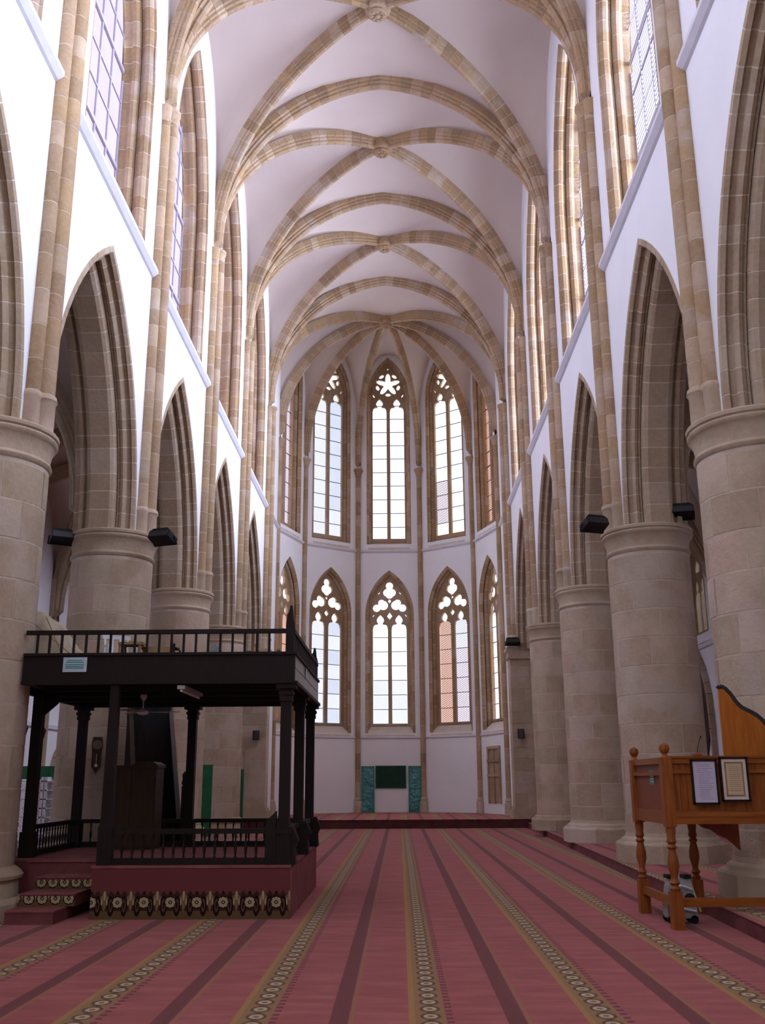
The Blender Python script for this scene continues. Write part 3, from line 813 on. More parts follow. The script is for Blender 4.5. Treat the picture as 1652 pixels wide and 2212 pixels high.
for fi, k in enumerate((-2, -1, 0, 1, 2)):
    M = fm(36*k)
    wv = tag(place('wall_apse', FW, None, M), kind='structure'); apse_w.append(wv)
    for up_ in (True, False):
        w = tag(place('window_%d' % wn, UC if up_ else LC, None, M), kind='structure'); wn += 1
        for me in (USTN if up_ else LSTN): place('jamb_stone', me, w)
        place('tracery', TRU if up_ else TRL, w)
        place('sill', USILL if up_ else LSILL, w)
        place('saddle_bar', UB if up_ else LB, w)
        for q, (a, b, z0, z1) in enumerate(UP if up_ else LP):
            left = q % 2 == 0; hi = q//2
            if k == 0: mt = M_GC if (up_ or hi > 2) else M_GA
            elif k == -1: mt = (M_GA if left else (M_GA if hi < 2 else M_GL)) if up_ else (M_GA if hi % 2 else (M_GL if not left else M_GA))
            elif k == 1: mt = ((M_GP if (left and 1 <= hi < 4) else M_GC)) if up_ else (M_GO if left else (M_GA if hi > 4 else M_GP))
            elif k == 2: mt = M_GO if up_ else M_GC
            else: mt = M_GP if up_ else M_GO
            place('pane', pane_box(a, b, z0, z1, mt), w)
    MB().prism([(-.0, .0), (-.10, -.04), (-.10, -.11), (0, -.18)], -FH, FH, 'X').build('string_course', M_STRING, wv, M=M @ T(0, 0, HS+.1))
    MB().prism([(-.0, .0), (-.06, -.03), (-.06, -.09), (0, -.13)], -FH, FH, 'X').build('string_course', M_STRING, wv, M=M @ T(0, 0, 3.62))
# corner shafts of the apse
def apse_shaft(x, y, par):
    rnd = random.Random(int(x*100)); M = T(x, y, 0)
    core = MB().lathe([(.105, .3), (.105, 16.3)], 10).build('wall_shaft', M_MORTAR, par, M=M)
    z = .95
    while z < 15.9:
        z1 = min(15.95, z+rnd.uniform(.5, .75))
        MB().lathe([(.115, z+.006), (.115, z1-.006)], 10).build('shaft_stone', M_STONE, core, True)
        z = z1
    MB().lathe([(.19, .3), (.19, .75), (.15, .80), (.17, .86), (.13, .93), (.11, .95)], 10).build('shaft_base', M_PIER, core, True)
    MB().lathe([(.11, 15.92), (.15, 15.96), (.13, 16.0), (.20, 16.22), (.23, 16.25), (.23, 16.34), (.1, 16.36)], 10).build('capital', M_STONE, core, True)
for a in (-90, -54, -18, 18, 54, 90):
    ra = RA-.07
    apse_shaft(ra*math.sin(math.radians(a)), YC+ra*math.cos(math.radians(a)), apse_w[min(4, max(0, int((a+90)//36)))])
# carved stone niche in the right facet
M = fm(36*2) if False else fm(36)
nf = fm(72)
ni = tag(place('wall_niche', None, None, nf), 'tall narrow carved stone niche let into the far right apse wall', 'niche')
MB().box(-.62, -.03, .75, .62, .02, 3.05).build('back_panel', M_DARKST, ni)
for x in (-.58, 0, .58): MB().box(x-.07, -.07, .72, x+.07, .0, 3.0).build('pilaster', M_STONE, ni)
for z in (2.98, 2.45, 1.85): MB().box(-.65, -.09, z-.05, .65, .0, z+.05).build('cornice', M_STONE, ni)
# ================================================================== END OF AISLES, WEST, ROOFS
for s in (-1, 1):
    # aisle outer wall with window openings
    mb = MB(); AW = Arch(1.35, 8.3, 2.3, 6.45)
    for j in range(-2, 5):
        ym = YP(j)+BAY/2; h = BAY/2
        ys = sorted(set([round(-h+2*h*i/24, 4) for i in range(25)]+[-1.35, 1.35, 0]))
        for a, b in zip(ys, ys[1:]):
            m_ = (a+b)/2
            segs = [([0, 0], [AW.zb]*2), ([AW.top(a), AW.top(b)], [13.5]*2)] if (abs(m_) < 1.35 and j >= 0) else [([0, 0], [13.5]*2)]
            for d in (0, .9):
                for l_, u_ in segs: mb.add([(s*(XA+d), ym+a, l_[0]), (s*(XA+d), ym+b, l_[1]), (s*(XA+d), ym+b, u_[1]), (s*(XA+d), ym+a, u_[0])], [(0, 1, 2, 3)])
    w = tag(mb.build('wall_aisle_'+S[s], M_PLASTER), kind='structure')
    MB().box(s*XA-.08, YP(-1), 5.95, s*XA+.08, YP(5), 6.08).build('string_course', M_STRING, w)
    # aisle window kit
    trp, _ = arch_outline(AW, 1.05, zb=6.6)
    hl = [lancet(-.92, -.36, 6.7, 7.9), lancet(-.28, .28, 6.7, 7.9), lancet(.36, .92, 6.7, 7.9)]
    hl += [foil(0, 9.55, .30, 4, .18, 0), foil(-.42, 9.0, .22, 3, .18, PI/2), foil(.42, 9.0, .22, 3, .18, PI/2)]
    trm = poly_curve_mesh('tracery', trp, hl, .45, .12, M_STONE)
    prf = [(0, .1), (0, -.02), (.08, -.08), (.16, -.06), (.2, -.14), (.34, -.22), (.5, -.30), (.5, .1)]
    jm = arch_stones(AW, [prf], 12, M_DARKST, 'jamb_stone', swap=True, seed=21)
    silm = MB().prism([(0, 6.15), (.45, 6.62), (.45, 6.0), (0, 6.0)], -1.35, 1.35, 'X').mesh('sill', M_SILL)
    cr_ = MB()
    for sd in (-1, 1): cr_.loft([[(sd*q[0], d, q[1]) for (d, n) in grow(prf, .01) for q in [AW.pt(AW.L*i/16, n)]] for i in range(17)])
    cr_ = cr_.mesh('window', M_MORTAR)
    pnm = MB().box(-1.05, .51, 6.6, 1.05, .515, 10.4).mesh('pane', M_GA)
    for j in range(0, 5):
        Mw = T(s*XA, YP(j)+BAY/2, 0, -s*PI/2)
        ww = tag(place('window_%d' % wn, cr_, None, Mw), kind='structure'); wn += 1
        for me in jm: place('jamb_stone', me, ww)
        place('tracery', trm, ww); place('sill', silm, ww); place('pane', pnm, ww)
    for k in range(1, 6):                       # aisle wall responds
        MB().lathe([(.16, 0.3), (.16, 6.3), (.24, 6.42), (.24, 6.5)], 10).box(-.3, -.3, 0, .3, .3, .5).build('wall_shaft', M_DARKST, w, True, M=T(s*(XA-.02), YP(k), 0))
    # doorway arch in the aisle wall
    AD = Arch(1.05, 3.4, 2.1, 0.2)
    yd = YP(4)+BAY/2 if s > 0 else YP(4)+1.6
    if s < 0: AD = Arch(.55, 1.6, 1.0, .0)
    Md = T(s*(XA-.06), yd, 0 if s < 0 else .3, -s*PI/2)
    dr = tag(MB().prism([(-AD.c, 0.0)]+[AD.pt(AD.L1+(AD.L-AD.L1)*i/10, 0) for i in range(11)][::1]+[(-x, z) for x, z in reversed([AD.pt(AD.L1+(AD.L-AD.L1)*i/10, 0) for i in range(10)])]+[(-AD.c, 0.02)], -.01, .05, 'Y').build('door_%d' % (1 if s > 0 else 2), plain('dark_door_%d' % s, (.05, .035, .03)), None, M=Md), kind='structure')
    for me in arch_stones(AD, [[(-.12, .22), (-.12, .05), (-.05, 0), (.05, 0), (.05, .22)]], 12, M_DARKST, 'voussoir', swap=True, seed=31): place('voussoir', me, dr)
    # aisle vault
    aw = MB(); XI, XO = 5.95, XA+.05; cxm = (XI+XO)/2
    hw = (XO-XI)/2; RZ = 7.1; RH = 4.0
    Rr = (hw*hw*1.0+RH*RH)/(2*hw)
    def ga(t): x = abs(t)*hw; return RZ+math.sqrt(max(0, Rr*Rr-(x+Rr-hw)**2))
    def hTa(u): return (ga(u)-RZ)/RH
    for j in range(-2, 5):
        ya, yb = YP(j), YP(j+1); C = V2(s*cxm, (ya+yb)/2)
        P = [V2(s*XI, ya), V2(s*XO, ya), V2(s*XO, yb), V2(s*XI, yb)]
        for a, b, hf in ((0, 1, hTa), (1, 2, hL), (2, 3, hTa), (3, 0, hL)): severy(aw, P[a], P[b], C, hf, ga, lambda q: RZ+RH, 10, 12)
    ac = tag(aw.build('ceiling_aisle_'+S[s], M_WEB, None, smooth=True), kind='structure')
    for k in range(1, 6):
        for e in (XI+.02, XO-.1):
            rib(ac, rib_path(V2(s*e, YP(k)), V2(s*cxm, YP(k)), 6.5, 11, 0, ga, RZ), [(w_*1.75, n_) for w_, n_ in RIB], M_DARKST, 'transverse_arch')
    for j in range(0, 5):
        C = V2(s*cxm, YP(j)+BAY/2)
        for e in (XI+.02, XO-.1):
            for y in (YP(j), YP(j+1)):
                rib(ac, rib_path(V2(s*e, y), C, 6.5, 12, .05, ga, RZ), RIB, M_DARKST, 'diagonal_rib', stones=False)
    # wall above aisle vault to close the end, and aisle east end
    e = MB().box(s*5.9 if s > 0 else -XA-.9, YP(5)+.35, 0, XA+.9 if s > 0 else -5.9, YP(5)+.8, 13.5).box(s*XA if s > 0 else -XA-.9, YP(5)-.01, 0, XA+.9 if s > 0 else -XA, YP(5)+.4, 13.5).box(s*XA if s > 0 else -XA-.9, -6.6, 0, XA+.9 if s > 0 else -XA, YP(-2)+.01, 13.5)
    tag(e.build('wall_aisle_end_'+S[s], M_PLASTER), kind='structure')
    MB().box(min(s*5.5, s*6.0), YP(5)+.35, 0, max(s*5.5, s*6.0), 41.2, 13.5).build('wall_end_panel', M_PLASTER, w)
mb = MB().box(-XA-.9, -6.6, 0, XA+.9, -6.2, 24)
tag(mb.build('wall_back', M_PLASTER), kind='structure')
# ================================================================== WOODEN GALLERY (left)
def turned(mb, x, y, z0, z1, r, n=8):
    L = z1-z0; pr = [(r*.7, 0), (r*.9, .05), (r*.55, .1), (r*.95, .3), (r, .45), (r*.55, .6), (r*.5, .75), (r*.85, .85), (r*.6, .9), (r*.7, 1)]
    return mb.lathe([(a, z0+L*b) for a, b in pr], n, x, y)
GX0, GX1, GY0, GY1, PZ = -4.93, -.97, 12.80, 16.60, .61
GXF = -4.51
plat = thing('carpeted_platform', 'red carpeted platform with steps and flowered frieze under the dark wooden gallery', 'platform', (-2.2, 14.7, 0))
MB().box(-3.42, GY0, 0, GX1, GY1, PZ).box(-4.60, 13.86, 0, -3.42, GY1, PZ-.001).box(-5.7, 14.0, 0, -4.60, GY1, PZ-.001).build('platform_body', M_RED, plat, M=T(0, 0, 0))
MB().box(-3.44, GY0-.012, PZ-.02, GX1+.012, GY1+.012, PZ+.012).box(-4.60, 13.84, PZ-.02, -3.43, GY1+.01, PZ+.011).box(-5.71, 13.99, PZ-.02, -4.60, GY1+.01, PZ+.0115).build('platform_carpet', M_PINKC, plat, M=T(0, 0, 0))
MB().box(-3.42, GY0-.014, 0, GX1+.004, GY0, PZ-.03).build('frieze', frieze_mat('flowered_frieze', .02, .37, .325, -1.12), plat, M=T(0, 0, 0))
MB().box(GX1, GY0, 0, GX1+.014, GY1, PZ-.03).build('side_carpet', M_PINKC, plat, M=T(0, 0, 0))
fm2 = frieze_mat('flowered_riser', .20, .285, .165, -1.1); fm3 = frieze_mat('flowered_riser_small', .34, .43, .15, -1.1)
for i, (y, z) in enumerate(((12.36, .15), (12.82, .30), (13.33, .45))):
    xr = (-3.72, -3.62, -3.50)[i]; y1 = 13.86
    st_ = MB().box(-4.30, y, z-.15, xr, y1, z-.012).build('step', M_RED, plat, M=T(0, 0, 0))
    MB().box(-4.31, y-.012, z-.014, xr+.008, y1, z).build('tread_carpet', M_PINKC, st_)
    if i: MB().box(-4.30, y-.01, z-.148, xr, y-.001, z-.02).build('riser_frieze', fm2 if i == 1 else fm3, st_)

gal = thing('wooden_gallery', 'dark brown wooden gallery on posts with railed deck beside the nearest left pier', 'gallery', (-2.7, 14.7, 0))
def gp(name, mb, mat=None, sm=False, par=None): return mb.build(name, mat or M_WOOD, par or gal, sm, M=T(0, 0, 0))
gp('front_beam', MB().box(GXF, GY0-.02, 2.86, GX1, GY0+.06, 3.24).box(GXF, GY0-.05, 3.215, GX1+.02, GY0+.07, 3.25).box(GXF, GY0-.045, 2.845, GX1+.02, GY0+.06, 2.89))
gp('rear_beam', MB().box(GX0, GY1-.06, 2.83, GX1, GY1, 3.24)); gp('left_beam', MB().box(GX0, 13.86, 2.83, GX0+.07, GY1, 3.24)); gp('left_beam', MB().box(GXF, GY0, 2.86, GXF+.06, 13.9, 3.24))
for z0, z1 in ((2.89, 3.045), (3.055, 3.215)):
    for y0, y1 in ((GY0+.06, GY0+1.88), (GY0+1.89, GY1)): gp('fascia_board', MB().box(GX1-.03, y0, z0, GX1+.012, y1, z1), M_WOODLIT)
gp('side_cornice', MB().box(GX1-.05, GY0-.02, 2.83, GX1+.05, GY1+.02, 2.875).box(GX1-.04, GY0, 3.22, GX1+.035, GY1+.02, 3.25))
n = 18
for i in range(n):                             # deck boards
    x0 = GX0+.07+(GX1-GX0-.12)*i/n; x1 = GX0+.07+(GX1-GX0-.12)*(i+1)/n-.008
    gp('deck_board', MB().box(x0, GY0+.06 if x0 > GXF else 13.88, 2.92, x1, GY1-.05, 2.955))
for y in (13.6, 14.5, 15.4): gp('joist', MB().box((GX0 if y > 13.9 else GXF)+.07, y-.04, 2.83, GX1-.04, y+.04, 2.92))
gp('top_rail', MB().box(GXF, GY0-.01, 3.50, GX1, GY0+.05, 3.555)); gp('top_rail', MB().box(GX1-.05, GY0, 3.49, GX1+.01, GY1, 3.545))
gp('top_rail', MB().box(GX0, GY1-.05, 3.49, GX1, GY1, 3.545)); gp('top_rail', MB().box(GX0, 13.86, 3.49, GX0+.05, GY1, 3.545))
k = 0
x = -4.36
while x < -1.15:
    gp('baluster', MB().box(x-.014, GY0+.006, 3.24, x+.014, GY0+.034, 3.51)); x += .161
ym = GY0+.16
while ym < GY1-.1:
    gp('baluster', MB().box(GX1-.035, ym-.018, 3.24, GX1-.005, ym+.018, 3.51)); ym += .085
x = -4.3
while x < -1.15: gp('baluster', MB().box(x-.012, GY1-.035, 3.24, x+.012, GY1-.01, 3.51)); x += .23
FINP = [(0, 0), (.10, 0), (.105, .35), (.085, .38), (.105, .42), (.10, .62), (.07, .70), (.045, .74), (.055, .78), (.03, .84), (.035, .88), (.02, .93), (0, .95)]
def finial_post(x, y, zb, h, name):
    mb = MB().prism([(x-.055, zb), (x+.055, zb), (x+.055, zb+h*.62), (x+.035, zb+h*.74), (x+.03, zb+h*.86), (x+.018, zb+h), (x-.005, zb+h), (x-.02, zb+h*.86), (x-.04, zb+h*.80), (x-.05, zb+h*.66), (x-.055, zb+h*.60)], y-.05, y+.05, 'Y')
    gp(name, mb)
finial_post(GX1-.055, GY0+.03, 3.24, .62, 'corner_post'); finial_post(GX1-.055, GY1-.05, 3.24, .55, 'corner_post'); finial_post(GX0+.06, GY1-.05, 3.24, .4, 'corner_post')
def column(x, y, zb=PZ+.013, w=.135):
    mb = MB().box(x-w*.72, y-w*.72, zb, x+w*.72, y+w*.72, zb+.40).box(x-w*.82, y-w*.82, zb+.36, x+w*.82, y+w*.82, zb+.42).box(x-w*.8, y-w*.8, zb, x+w*.8, y+w*.8, zb+.06)
    mb.box(x-w*.5, y-w*.5, zb+.42, x+w*.5, y+w*.5, 2.66)
    mb.box(x-w*.62, y-w*.62, 2.62, x+w*.62, y+w*.62, 2.66).box(x-w*.72, y-w*.72, 2.70, x+w*.72, y+w*.72, 2.74).box(x-w*.6, y-w*.6, 2.66, x+w*.6, y+w*.6, 2.78).box(x-w*.95, y-w*.95, 2.78, x+w*.95, y+w*.95, 2.845)
    gp('post', mb)
for y in (GY0+.12, 14.70, GY1-.12): column(GX1-.10, y)
column(-3.02, GY1-.10); column(-4.84, GY1-.12)
gp('post', MB().box(-4.86, 14.20, PZ+.012, -4.72, 14.34, 2.84).box(-4.88, 14.17, PZ+.012, -4.69, 14.37, PZ+.35))
gp('post', MB().box(-3.39, GY0+.01, PZ+.013, -3.21, GY0+.15, 1.08).prism([(-3.37, 1.08), (-3.23, 1.08), (-3.245, 2.86), (-3.355, 2.86)], GY0+.02, GY0+.13, 'Y'))
gp('brace', MB().prism([(-4.72, 2.55), (-4.72, 2.84), (-4.48, 2.84), (-4.53, 2.72), (-4.62, 2.64)], 14.23, 14.31, 'Y'))
gp('newel', MB().box(-1.29, GY0+.0, PZ+.013, -1.16, GY0+.14, 1.14).prism([(-1.29, 1.14), (-1.16, 1.14), (-1.16, 1.26), (-1.22, 1.2)], GY0+.02, GY0+.12, 'Y'))
# low railing
def rail(a, b, z0=.70, z1=1.0, n=16):
    a, b = Vector(a), Vector(b)
    gp('lower_rail', MB().bar((a.x, a.y, z1+.02), (b.x, b.y, z1+.02), .07, .06)); gp('lower_rail', MB().bar((a.x, a.y, z0-.035), (b.x, b.y, z0-.035), .06, .08))
    for i in range(1, n):
        p = a.lerp(b, i/n); gp('baluster', turned(MB(), p.x, p.y, z0, z1, .020, 6))
rail((-3.22, GY0+.07), (-1.28, GY0+.07), n=15)
rail((-2.92, GY1-.1), (-1.16, GY1-.1), n=14); rail((-4.74, GY1-.1), (-3.12, GY1-.1), n=11); rail((-4.79, 14.38), (-4.84, GY1-.22), n=15)
rail((GX1-.10, GY0+.25), (GX1-.10, 14.58), n=12); rail((GX1-.10, 14.82), (GX1-.10, GY1-.25), n=12)
for y in (GY0+.12, 14.70, GY1-.12): gp('console', MB().prism([(GX1, PZ-.02), (GX1+.06, PZ+.02), (GX1+.045, PZ+.2), (GX1+.09, PZ+.3), (GX1+.02, PZ+.46), (GX1-.03, PZ+.46), (GX1-.03, PZ)], y-.07, y+.07, 'Y'))
# plaque
pq = thing('white_plaque', 'small white plaque with lines of text fixed on the front beam of the gallery', 'sign', (-3.825, GY0-.035, 3.10))
MB().box(-.155, -.006, -.095, .155, .006, .095).build('board', M_PLAQ, pq)
for i, (w_, z) in enumerate(((.10, .055), (.12, .03), (.13, .0), (.12, -.025), (.125, -.045))):
    MB().box(-w_, -.009, z-.006, w_*.95, -.006, z+.006).build('text_line', M_TINK, pq)
pq = thing('blue_sticker', 'small pale blue notice on the side fascia of the gallery', 'sign', (GX1+.02, 14.35, 3.13))
MB().box(0, -.09, -.07, .006, .09, .07).build('board', M_PLAQ, pq)
# ceiling fan
fan = thing('ceiling_fan', 'white ceiling fan hanging under the wooden gallery', 'fan', (-3.27, 14.2, 2.83))
MB().lathe([(.045, 0), (.05, -.03), (.02, -.08), (.01, -.09)], 12).build('canopy', M_BRASS, fan, True)
MB().tube((0, 0, -.05), (0, 0, -.24), .009).build('rod', M_BRASS, fan)
MB().lathe([(.02, -.20), (.075, -.225), (.085, -.25), (.06, -.28), (.0, -.29)], 16).build('motor', M_WHITEP, fan, True)
for i in range(3):
    MB().box(.07, -.05, -.245, .52, .05, -.238).build('blade', M_BRASS, fan, local=Matrix.Rotation(.12+i*2*PI/3, 4, 'Z') @ Matrix.Rotation(.12, 4, 'X'))
lt = thing('tube_light', 'unlit fluorescent tube fitting under the gallery ceiling', 'light', (-2.43, 13.4, 2.83))
MB().box(-.05, -.6, -.05, .05, .6, -.002).build('housing', M_BRASS, lt); MB().tube((0, -.58, -.07), (0, .58, -.07), .016).build('tube', M_WHITEP, lt, True)

# things under and on the gallery
bx = thing('wooden_cabinet', 'tall plain brown wooden cabinet standing on the platform under the gallery', 'cabinet', (-3.80, 16.1, PZ+.013))
MB().box(-.38, -.28, 0, .38, .24, 1.22).build('body', M_BROWNBOX, bx)
MB().prism([(-.40, 1.22), (-.40, 1.25), (.0, 1.26), (.06, 1.31), (.32, 1.31), (.40, 1.26), (.40, 1.22)], -.3, .26, 'Y').build('top', M_BROWNBOX, bx)
MB().box(-.36, -.292, .04, -.005, -.28, 1.18).build('door', M_BROWNBOX, bx); MB().box(.005, -.292, .04, .36, -.28, 1.18).build('door', M_BROWNBOX, bx)
mi = thing('minbar_stair', 'steep black wooden pulpit staircase behind the gallery against the second left pier', 'staircase', (-3.66, 17.05, .003))
dirv = Vector((-.72, 1.6, 0)).normalized(); nv = Vector((dirv.y, -dirv.x, 0))
for sd in (-1, 1):
    o_ = nv*(.36*sd); pts = [(0, 0), (0, .95), (1.5, 3.45), (1.5, 0)]
    mb = MB(); q0 = [Vector((0, 0, 0))+dirv*a+o_+Vector((0, 0, z)) for a, z in pts]; q1 = [v+nv*.05 for v in q0]
    mb.loft([q0, q1]).build('side_panel', M_WOOD, mi)
    a, b = dirv*(-.0)+o_+Vector((0, 0, 1.0)), dirv*1.5+o_+Vector((0, 0, 3.5))
    MB().bar(a, b, .07, .05).build('handrail', M_BROWNBOX if sd < 0 else plain('grey_brown_rail', (.11, .095, .09)), mi)
    MB().tube(o_+nv*.08*sd+Vector((0, -.05, 0)), o_+nv*.08*sd+Vector((0, -.05, 1.55)), .045).lathe([(.03, 1.55), (.05, 1.6), (.035, 1.66), (.045, 1.74), (0, 1.8)], 8, (o_+nv*.08*sd).x, (o_+nv*.08*sd).y-.05).build('newel', M_WOOD, mi)
for i in range(12):
    a = dirv*(1.45*i/12); z = .25+3.0*i/12
    q = [a-nv*.36, a+nv*.36, a+nv*.36+dirv*.2, a-nv*.36+dirv*.2]
    MB().loft([[v+Vector((0, 0, z-.26)) for v in q], [v+Vector((0, 0, z)) for v in q]]).build('tread', M_WOOD, mi)
MB().loft([[nv*-.36+dirv*1.1+Vector((0, 0, 1.5)), nv*.36+dirv*1.1+Vector((0, 0, 1.5)), nv*.36+dirv*1.15+Vector((0, 0, 1.5)), nv*-.36+dirv*1.15+Vector((0, 0, 1.5))], [nv*-.36+dirv*1.1+Vector((0, 0, 3.6)), nv*.36+dirv*1.1+Vector((0, 0, 3.6)), nv*.36+dirv*1.15+Vector((0, 0, 3.6)), nv*-.36+dirv*1.15+Vector((0, 0, 3.6))]]).build('curtain', M_BLACK, mi)
ck = thing('wall_clock', 'old dark wooden pendulum clock hanging on the second left pier', 'clock', (-5.10, 18.215, 2.12), .28)
MB().prism([(-.08, .30), (.08, .30), (.10, .16), (.085, .02), (.085, -.22), (0, -.34), (-.085, -.22), (-.085, .02), (-.10, .16)], -.10, 0, 'Y').build('case', M_BROWNBOX, ck)
MB().lathe([(.085, 0), (.085, .012), (0, .013)], 18, M=T(0, -.1, .16) @ Matrix.Rotation(PI/2, 4, 'X')).build('dial', plain('aged_clock_dial', (.16, .13, .10)), ck)
MB().tube((0, -.105, .0), (0, -.105, -.2), .006).lathe([(.03, 0), (.03, .01), (0, .011)], 12, M=T(0, -.1, -.2) @ Matrix.Rotation(PI/2, 4, 'X')).build('pendulum', M_BRASS, ck)

def cloth_heap(name, label, cat, loc, prof, depth, mat, seed=1, ridges=7):
    """draped cover: outline points (x,z) of the crest, falling over a depth in y"""
    rnd = random.Random(seed); mb = MB(); nx, ny = 26, 12; vs = []; fs = []
    def crest(x):
        for (x0, z0), (x1, z1) in zip(prof, prof[1:]):
            if x <= x1: return z0+(z1-z0)*(x-x0)/(x1-x0)
        return prof[-1][1]
    ph = [rnd.uniform(0, 6) for _ in range(4)]
    for i in range(nx+1):
        x = prof[0][0]+(prof[-1][0]-prof[0][0])*i/nx; c_ = crest(x)
        for j in range(ny+1):
            v = -1+2*j/ny; z = c_*max(0, 1-abs(v)**3)**.6
            w = .02*math.sin(ridges*x*3+v*4+ph[0])+.012*math.sin(ridges*x*7-v*9+ph[1])
            vs.append((x+.02*math.sin(v*5+ph[2]), v*depth/2, max(0, z+w*(z > .03))))
    for i in range(nx):
        for j in range(ny): a = i*(ny+1)+j; fs.append((a, a+1, a+ny+2, a+ny+1))
    mb.add(vs, fs); n_ = len(vs)
    mb.add([(prof[0][0], -depth/2, 0), (prof[-1][0], -depth/2, 0), (prof[-1][0], depth/2, 0), (prof[0][0], depth/2, 0)], [(0, 1, 2, 3)])
    return tag(mb.build(name, mat, None, True, M=T(*loc)), label, cat)
GZ = 2.956
th_ = thing('canvas_cover', 'large beige canvas cover draped over the left end of the gallery deck', 'cover', (-4.62, 14.45, GZ))
h_ = cloth_heap('cloth', None, None, (-4.62, 14.45, GZ), [(-.42, 1.16), (-.40, 1.16), (-.30, 1.12), (-.12, 1.03), (.0, .93), (.10, .80), (.20, .62), (.30, .52), (.40, .40), (.48, .12)], 1.0, M_CLOTH)
h_.parent = th_; h_.matrix_local = Matrix.Identity(4)
for a, b in (((-.4, -.44, 1.0), (.34, -.45, .42)), ((-.1, -.40, .98), (.30, -.5, .25))): MB().tube(a, b, .008).build('cord', M_CARD, th_)
def chair(label, loc, rz, rx, mat, grp=None):
    t_ = thing('plastic_chair', label, 'chair', loc, rz, grp); R_ = Matrix.Rotation(rx, 4, 'X')
    MB().box(-.20, -.2, .40, .20, .2, .43).build('seat', mat, t_, local=R_)
    for x in (-.18, .18):
        for y in (-.18, .18): MB().tube((x*1.1, y*1.1, 0), (x, y, .41), .018, .02, 6).build('leg', mat, t_, local=R_)
    for x in (-.17, -.06, .06, .17): MB().bar((x, .19, .43), (x, .25, .78), .03, .02).build('back_slat', mat, t_, local=R_)
    MB().box(-.21, .235, .74, .21, .27, .80).build('back_rail', mat, t_, local=R_)
    for x in (-.2, .2): MB().bar((x, -.18, .60), (x, .22, .62), .04, .02).bar((x, -.18, .41), (x, -.18, .6), .03, .03).build('armrest', mat, t_, local=R_)
    return t_
chair('white plastic chair lying tipped on the gallery deck behind the railing', (-3.78, 14.6, GZ+.02), .5, 0, M_WHITEP)
stl = thing('wooden_stool', 'small yellowish wooden stool on the gallery deck beside the white chair', 'stool', (-3.48, 14.2, GZ))
MB().box(-.17, -.15, .58, .17, .15, .62).build('seat', M_CARD, stl)
for x in (-.14, .14):
    for y in (-.12, .12): MB().bar((x*1.1, y*1.1, 0), (x, y, .58), .035).build('leg', M_CARD, stl)
cb = thing('cardboard_box', 'open brown cardboard box on the gallery deck right of the stool', 'box', (-3.12, 14.4, GZ), .3)
MB().box(-.18, -.16, 0, .18, .16, .57).build('carton', M_CARD, cb)
for sg in (-1, 1): MB().box(sg*.18, -.15, .56, sg*.27, .15, .57).build('flap', M_CARD, cb)
cloth_heap('grey_cloth', 'grey green cloth bundle on the gallery deck near its right end', 'cloth', (-2.36, 14.5, GZ), [(-.22, .30), (-.1, .48), (.0, .60), (.08, .58), (.18, .45), (.2, .2)], .5, M_GREYC, 4)
cloth_heap('dark_cloth', 'low dark green cloth heap behind the gallery railing beside the canvas cover', 'cloth', (-4.1, 15.8, GZ), [(-.25, .35), (-.1, .50), (.05, .58), (.25, .5), (.4, .3)], .6, M_GREYC, 6)
jg = thing('black_jug', 'black jug shape standing on the middle of the gallery deck', 'jug', (-2.88, 14.2, GZ))
MB().lathe([(.08, 0), (.09, .3), (.05, .42), (.025, .5), (.03, .60), (0, .62)], 10).build('body', M_BLACK, jg, True)
MB().path([(.03, 0, .55), (.1, 0, .5), (.09, 0, .35)], .012).build('handle', M_BLACK, jg)
tv = thing('folded_stand', 'folded brown wooden reading stand on the right end of the gallery deck', 'stand', (-1.55, 14.3, GZ))
MB().bar((-.2, 0, .0), (.2, 0, .52), .20, .025).build('leaf', M_CARD, tv); MB().bar((.2, .02, 0), (-.16, .02, .60), .18, .025).build('leaf', M_CARD, tv)

# ================================================================== LEFT AISLE FURNISHING
sc_ = thing('green_screen', 'green partition screen with white lattice in the left aisle', 'screen', (-8.6, 24.3, 0))
MB().box(-1.5, -.03, 1.72, 1.5, .03, 2.02).build('header', M_GREEN, sc_)
for x in (-1.5, -.5, .5, 1.5): MB().box(x-.04, -.04, 0, x+.04, .04, 2.02).build('post', M_GREEN, sc_)
lat = MB()
for i in range(41):
    x = -1.5+i*.075
    for dx in (-1, 1):
        a = Vector((x, -.02 if dx > 0 else .0, .1)); L_ = min(1.6, (1.5-x) if dx > 0 else (x+1.5), ) if True else 0
        if L_ > .05: lat.bar(a, (x+dx*L_, a.y, .1+L_), .014, .008)
tag(lat.build('lattice', M_WHITEP, sc_), kind='stuff')
rk = thing('shoe_rack', 'white shelved shoe rack in front of the green screen', 'rack', (-8.12, 23.6, 0))
for x in (-.72, .22, .30, .55): MB().box(x-.03, -.15, 0, x+.03, .15, 1.76).build('upright', M_WHITEP, rk)
for i in range(8): MB().box(-.72, -.15, .25+i*.2, .55, .15, .275+i*.2).build('shelf', M_WHITEP, rk)
ws = thing('plastic_stool', 'low white plastic stool on the platform just right of the nearest left pier', 'stool', (-5.22, 14.4, PZ+.013))
MB().box(-.17, -.17, .40, .17, .17, .44).build('seat', M_WHITEP, ws)
for x in (-.14, .14):
    for y in (-.14, .14): MB().tube((x*1.2, y*1.2, 0), (x, y, .41), .02, .024, 6).build('leg', M_WHITEP, ws)
